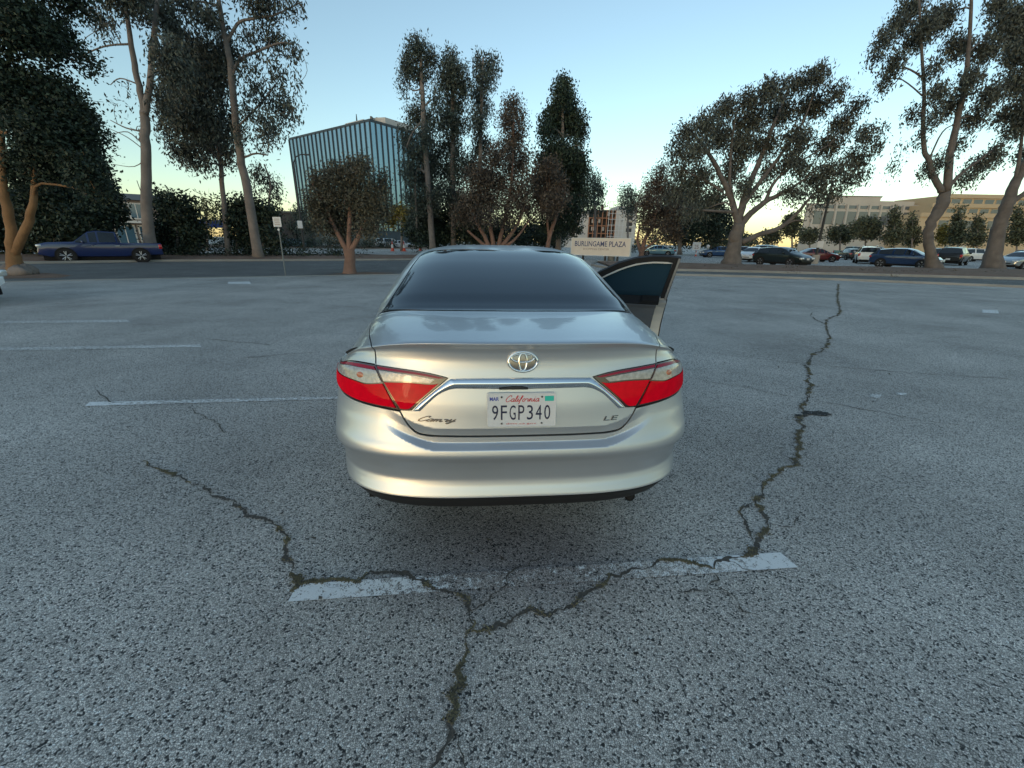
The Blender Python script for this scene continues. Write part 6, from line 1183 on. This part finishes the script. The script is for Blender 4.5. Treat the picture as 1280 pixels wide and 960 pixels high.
# two storey house on the left, dark grey shed, blue canopy
H_ = thing('house', 'two storey house with white trim and blue windows behind the pickup', 'house', (-41.2, 47, 0), R(32))
mb = MB(); mb.box(-3.2, 4.4, 0, 7, 0, 5.0); mb.build('wall', M['house_wall'], H_)
mb = MB(); mb.rings([[(-3.7, -.5, 5.0), (4.9, -.5, 5.0), (4.9, 7.5, 5.0), (-3.7, 7.5, 5.0)], [(-1.6, 2.2, 5.75), (2.8, 2.2, 5.75), (2.8, 4.8, 5.75), (-1.6, 4.8, 5.75)]], True, True); mb.build('roof', M['roof_grey'], H_)
mb = MB(); mb.box(-3.7, 4.9, -1.0, 0, 2.72, 2.95); mb.build('balcony', M['house_trim'], H_)
for x0, x1, z0, z1, gm in ((-2.9, -1.5, 3.25, 4.6, 'house_trim'), (-1.1, .2, 3.25, 4.6, 'house_trim'), (.6, 1.6, 3.25, 4.6, 'house_glass'), (-2.6, -1.3, .6, 2.4, 'house_glass'), (-.9, .5, .6, 2.4, 'house_glass'), (1.0, 2.3, .6, 2.4, 'house_glass')):
    f = MB(); f.box(x0-.14, x1+.14, -.08, .1, z0-.14, z1+.14); w = f.build('window', M['house_trim'], H_)
    g = MB(); g.box(x0, x1, -.12, .0, z0, z1); g.build('pane', M[gm], w)
    g = MB(); g.box((x0+x1)/2-.04, (x0+x1)/2+.04, -.14, 0, z0, z1); g.build('mullion', M['house_trim'], w)
mb = MB(); mb.tube([(1.5, 3, 5.6), (1.35, 3, 7.2)], .035, 5); mb.build('antenna', M['pole_dark'], H_)
S_ = thing('shed', 'low dark grey flat roofed shed beside the slender tree', 'shed', (-38.6, 73, 0), R(12))
mb = MB(); mb.box(-2.4, 2.2, 0, 6, 0, 5.4); mb.build('wall', M['dark_wall'], S_)
mb = MB(); mb.box(-2.6, 2.4, -.2, 6.2, 5.4, 5.65); mb.build('roof', M['tower_fin'], S_)
mb = MB(); mb.box(2.2, 5.0, .5, 5.5, 0, 3.8); mb.build('side_wing', M['tower_fin'], S_)
mb = MB(); mb.box(2.6, 4.2, -.4, .45, 2.9, 3.6); mb.build('awning', M['house_glass'], S_)
C_ = thing('canopy', 'bright blue canopy band on posts between the shrubs on the left', 'canopy', (-42.5, 62, 0), R(25))
mb = MB(); mb.box(-2.2, 2.2, -1.2, 1.2, 2.7, 3.7); mb.build('fascia', M['awning_blue'], C_)
for x in (-2, 2):
    mb = MB(); mb.tube([(x, 0, 0), (x, 0, 2.7)], .09, 8); mb.build('post', M['galv'], C_)
v, f = text_fit('CAR WASH', 2.6, .36); mesh_obj('lettering', [(a, -1.21, b+3.2) for a, b, _ in v], f, M['sign_white'], C_) if False else None
# ---------------------------------------------------------------- signs, poles, cones
P_ = thing('plaza_sign', 'wide tan shopping centre sign reading Burlingame Plaza above the open door', 'sign', (7.72, 39.5, 0), math.atan2(-3.0, 4.65))
mb = MB(); mb.box(-2.77, 2.77, -.12, .12, .52, 1.93); mb.build('sign_board', M['sign_face'], P_)
for a0, a1, z0, z1 in ((-2.83, 2.83, 1.93, 1.99), (-2.83, 2.83, .46, .52), (-2.83, -2.77, .52, 1.93), (2.77, 2.83, .52, 1.93)):
    mb = MB(); mb.box(a0, a1, -.15, .15, z0, z1); mb.build('sign_border', M['house_trim'], P_)
v, f = text_fit('BURLINGAME PLAZA', 4.85, .46, bold=.012); mesh_obj('sign_lettering', [(a-.02, -.126, b+1.48) for a, b, _ in v], f, M['sign_ink'], P_)
v, f = text_fit('SHOPPING CENTER', 2.5, .17); mesh_obj('sign_lettering', [(a-.35, -.126, b+1.03) for a, b, _ in v], f, M['sign_ink2'], P_)
for x in (-1.6, .55, 1.7):
    mb = MB(); mb.box(x-.07, x+.07, -.09, .09, 0, .52); mb.build('post', M['pole_dark'], P_)
mb = MB(); mb.box(.7, 1.25, .2, .7, 0, .95, .03); cbx = mb.build('utility_cabinet', M['galv'], None, True); cbx.location = (7.72, 39.5, 0); cbx.rotation_euler = (0, 0, math.atan2(-3.0, 4.65)); tag(cbx, 'grey utility cabinet standing below the tan plaza sign', 'cabinet')
Lp = thing('street_lamp', 'tall dark street lamp with a curved arm in front of the glass tower', 'street lamp', (-27.4, 56.9, 0))
mb = MB(); mb.tube([(0, 0, 0), (.05, 0, 5), (.1, 0, 9.6)], [.15, .12, .10], 10); mb.build('pole', M['pole_dark'], Lp)
mb = MB(); mb.tube([(.1, 0, 9.5), (.15, 0, 10.3), (.5, 0, 10.9), (1.1, 0, 11.15), (1.7, 0, 11.2)], [.09, .08, .07, .06, .06], 8); mb.build('arm', M['pole_dark'], Lp)
mb = MB(); mb.box(1.5, 2.15, -.14, .14, 11.08, 11.22, .04); mb.build('lamp_head', M['pole_dark'], Lp)
mb = MB(); mb.box(-.36, .26, -.22, -.18, 2.7, 3.6); o = mb.build('street_sign', M['sign_white'], None); o.location = (-27.4, 56.9, 0); tag(o, 'small white sign fixed to the tall street lamp post', 'sign')
Sp = thing('traffic_sign', 'thin grey sign post with small white sign left of the kerb tree', 'sign', (-9.57, 17.92, 0))
mb = MB(); mb.tube([(0, 0, 0), (.02, 0, 2.3)], .026, 8); mb.build('post', M['galv'], Sp)
mb = MB(); mb.box(-.16, .16, -.035, -.028, 1.93, 2.30, .0); sp_ = mb.build('sign_face', M['sign_white'], Sp)
for z in (2.22, 2.15, 2.08, 2.01):
    mb = MB(); mb.box(-.11, .11, -.038, -.0355, z-.012, z+.012); mb.build('text_line', M['sign_ink2'], sp_)
mb = MB(); mb.cyl((.01, -.03, 1.82), (0, 1, 0), .045, .01, 14); mb.build('round_tag', M['sign_white'], Sp)
Lr = thing('light_pole', 'dark leaning looking light pole on a concrete base in front of the red sedan', 'light pole', (28.95, 41.9, 0))
mb = MB(); mb.tube([(0, 0, .8), (-.08, 0, 4.0), (-.15, 0, 7.2)], [.13, .11, .09], 10); mb.build('pole', M['pole_dark'], Lr)
mb = MB(); mb.tube([(0, 0, 0), (0, 0, .85)], .32, 16); mb.build('base', M['concrete'], Lr)
mb = MB(); mb.box(-.30, .16, -.12, .12, 7.1, 7.3, .04); mb.build('lamp_head', M['pole_dark'], Lr)
mb = MB(); mb.box(-.28, .30, -.2, -.16, 1.5, 2.1); mb.build('notice', M['sign_white'], Lr)
Ws = thing('traffic_sign', 'small white square sign far off right of the open door', 'sign', (26.6, 64.2, 0))
mb = MB(); mb.tube([(0, 0, 0), (0, 0, 1.9)], .04, 8); mb.build('post', M['galv'], Ws)
mb = MB(); mb.box(-.6, .6, -.06, -.04, .85, 1.95); ws_ = mb.build('sign_face', M['sign_white'], Ws)
v, f = text_fit('25', .6, .55); mesh_obj('number', [(a, -.064, b+1.3) for a, b, _ in v], f, M['sign_ink2'], ws_)
def cone(x, y, h, label, group=None):
    o = thing('traffic_cone', label, 'cone', (x, y, 0), 0, group)
    mb = MB(); rr_ = h*.17
    mb.rings([[(rr_*k*math.cos(a), rr_*k*math.sin(a), z*h) for a in np.linspace(0, 6.283, 16, False)] for k, z in ((1, .04), (.72, .34))]); mb.build('lower_shell', M['cone_orange'], o, True); mb = MB(); mb.rings([[(rr_*k*math.cos(a), rr_*k*math.sin(a), z*h) for a in np.linspace(0, 6.283, 16, False)] for k, z in ((.38, .68), (.14, 1.))], False, True)
    mb.build('shell', M['cone_orange'], o, True)
    mb = MB(); mb.rings([[(rr_*k*math.cos(a), rr_*k*math.sin(a), z*h) for a in np.linspace(0, 6.283, 16, False)] for k, z in ((.73, .335), (.39, .685))]); mb.build('band', M['cone_white'], o, True)
    mb = MB(); mb.box(-rr_*1.3, rr_*1.3, -rr_*1.3, rr_*1.3, .005, h*.05); mb.build('base', M['cone_orange'], o)
g = 'orange and white cones across the far street'
cone(-17.0, 60.9, 1.35, 'orange cone with white band, leftmost of the three beside the small kerb tree', g)
cone(-15.6, 61.8, 1.35, 'orange cone with white band, middle of the three beside the small kerb tree', g)
cone(-14.2, 66.0, 1.35, 'orange cone with white band nearest the sedan roof edge', g)
cone(26.2, 63.0, .8, 'small orange cone standing under the white square sign')
B_ = thing('bollard_light', 'short post with a round white globe left of the bright blue sedan', 'bollard', (29.3, 66.5, 0))
mb = MB(); mb.tube([(0, 0, 0), (0, 0, 1.15)], .08, 8); mb.build('post', M['galv'], B_)
mb = MB(); mb.rings([[(.26*math.cos(p)*math.cos(a), .26*math.cos(p)*math.sin(a), 1.38+.26*math.sin(p)) for a in np.linspace(0, 6.283, 16, False)] for p in np.linspace(-1.5, 1.5, 9)], True, True); mb.build('globe', M['sign_white'], B_, True)
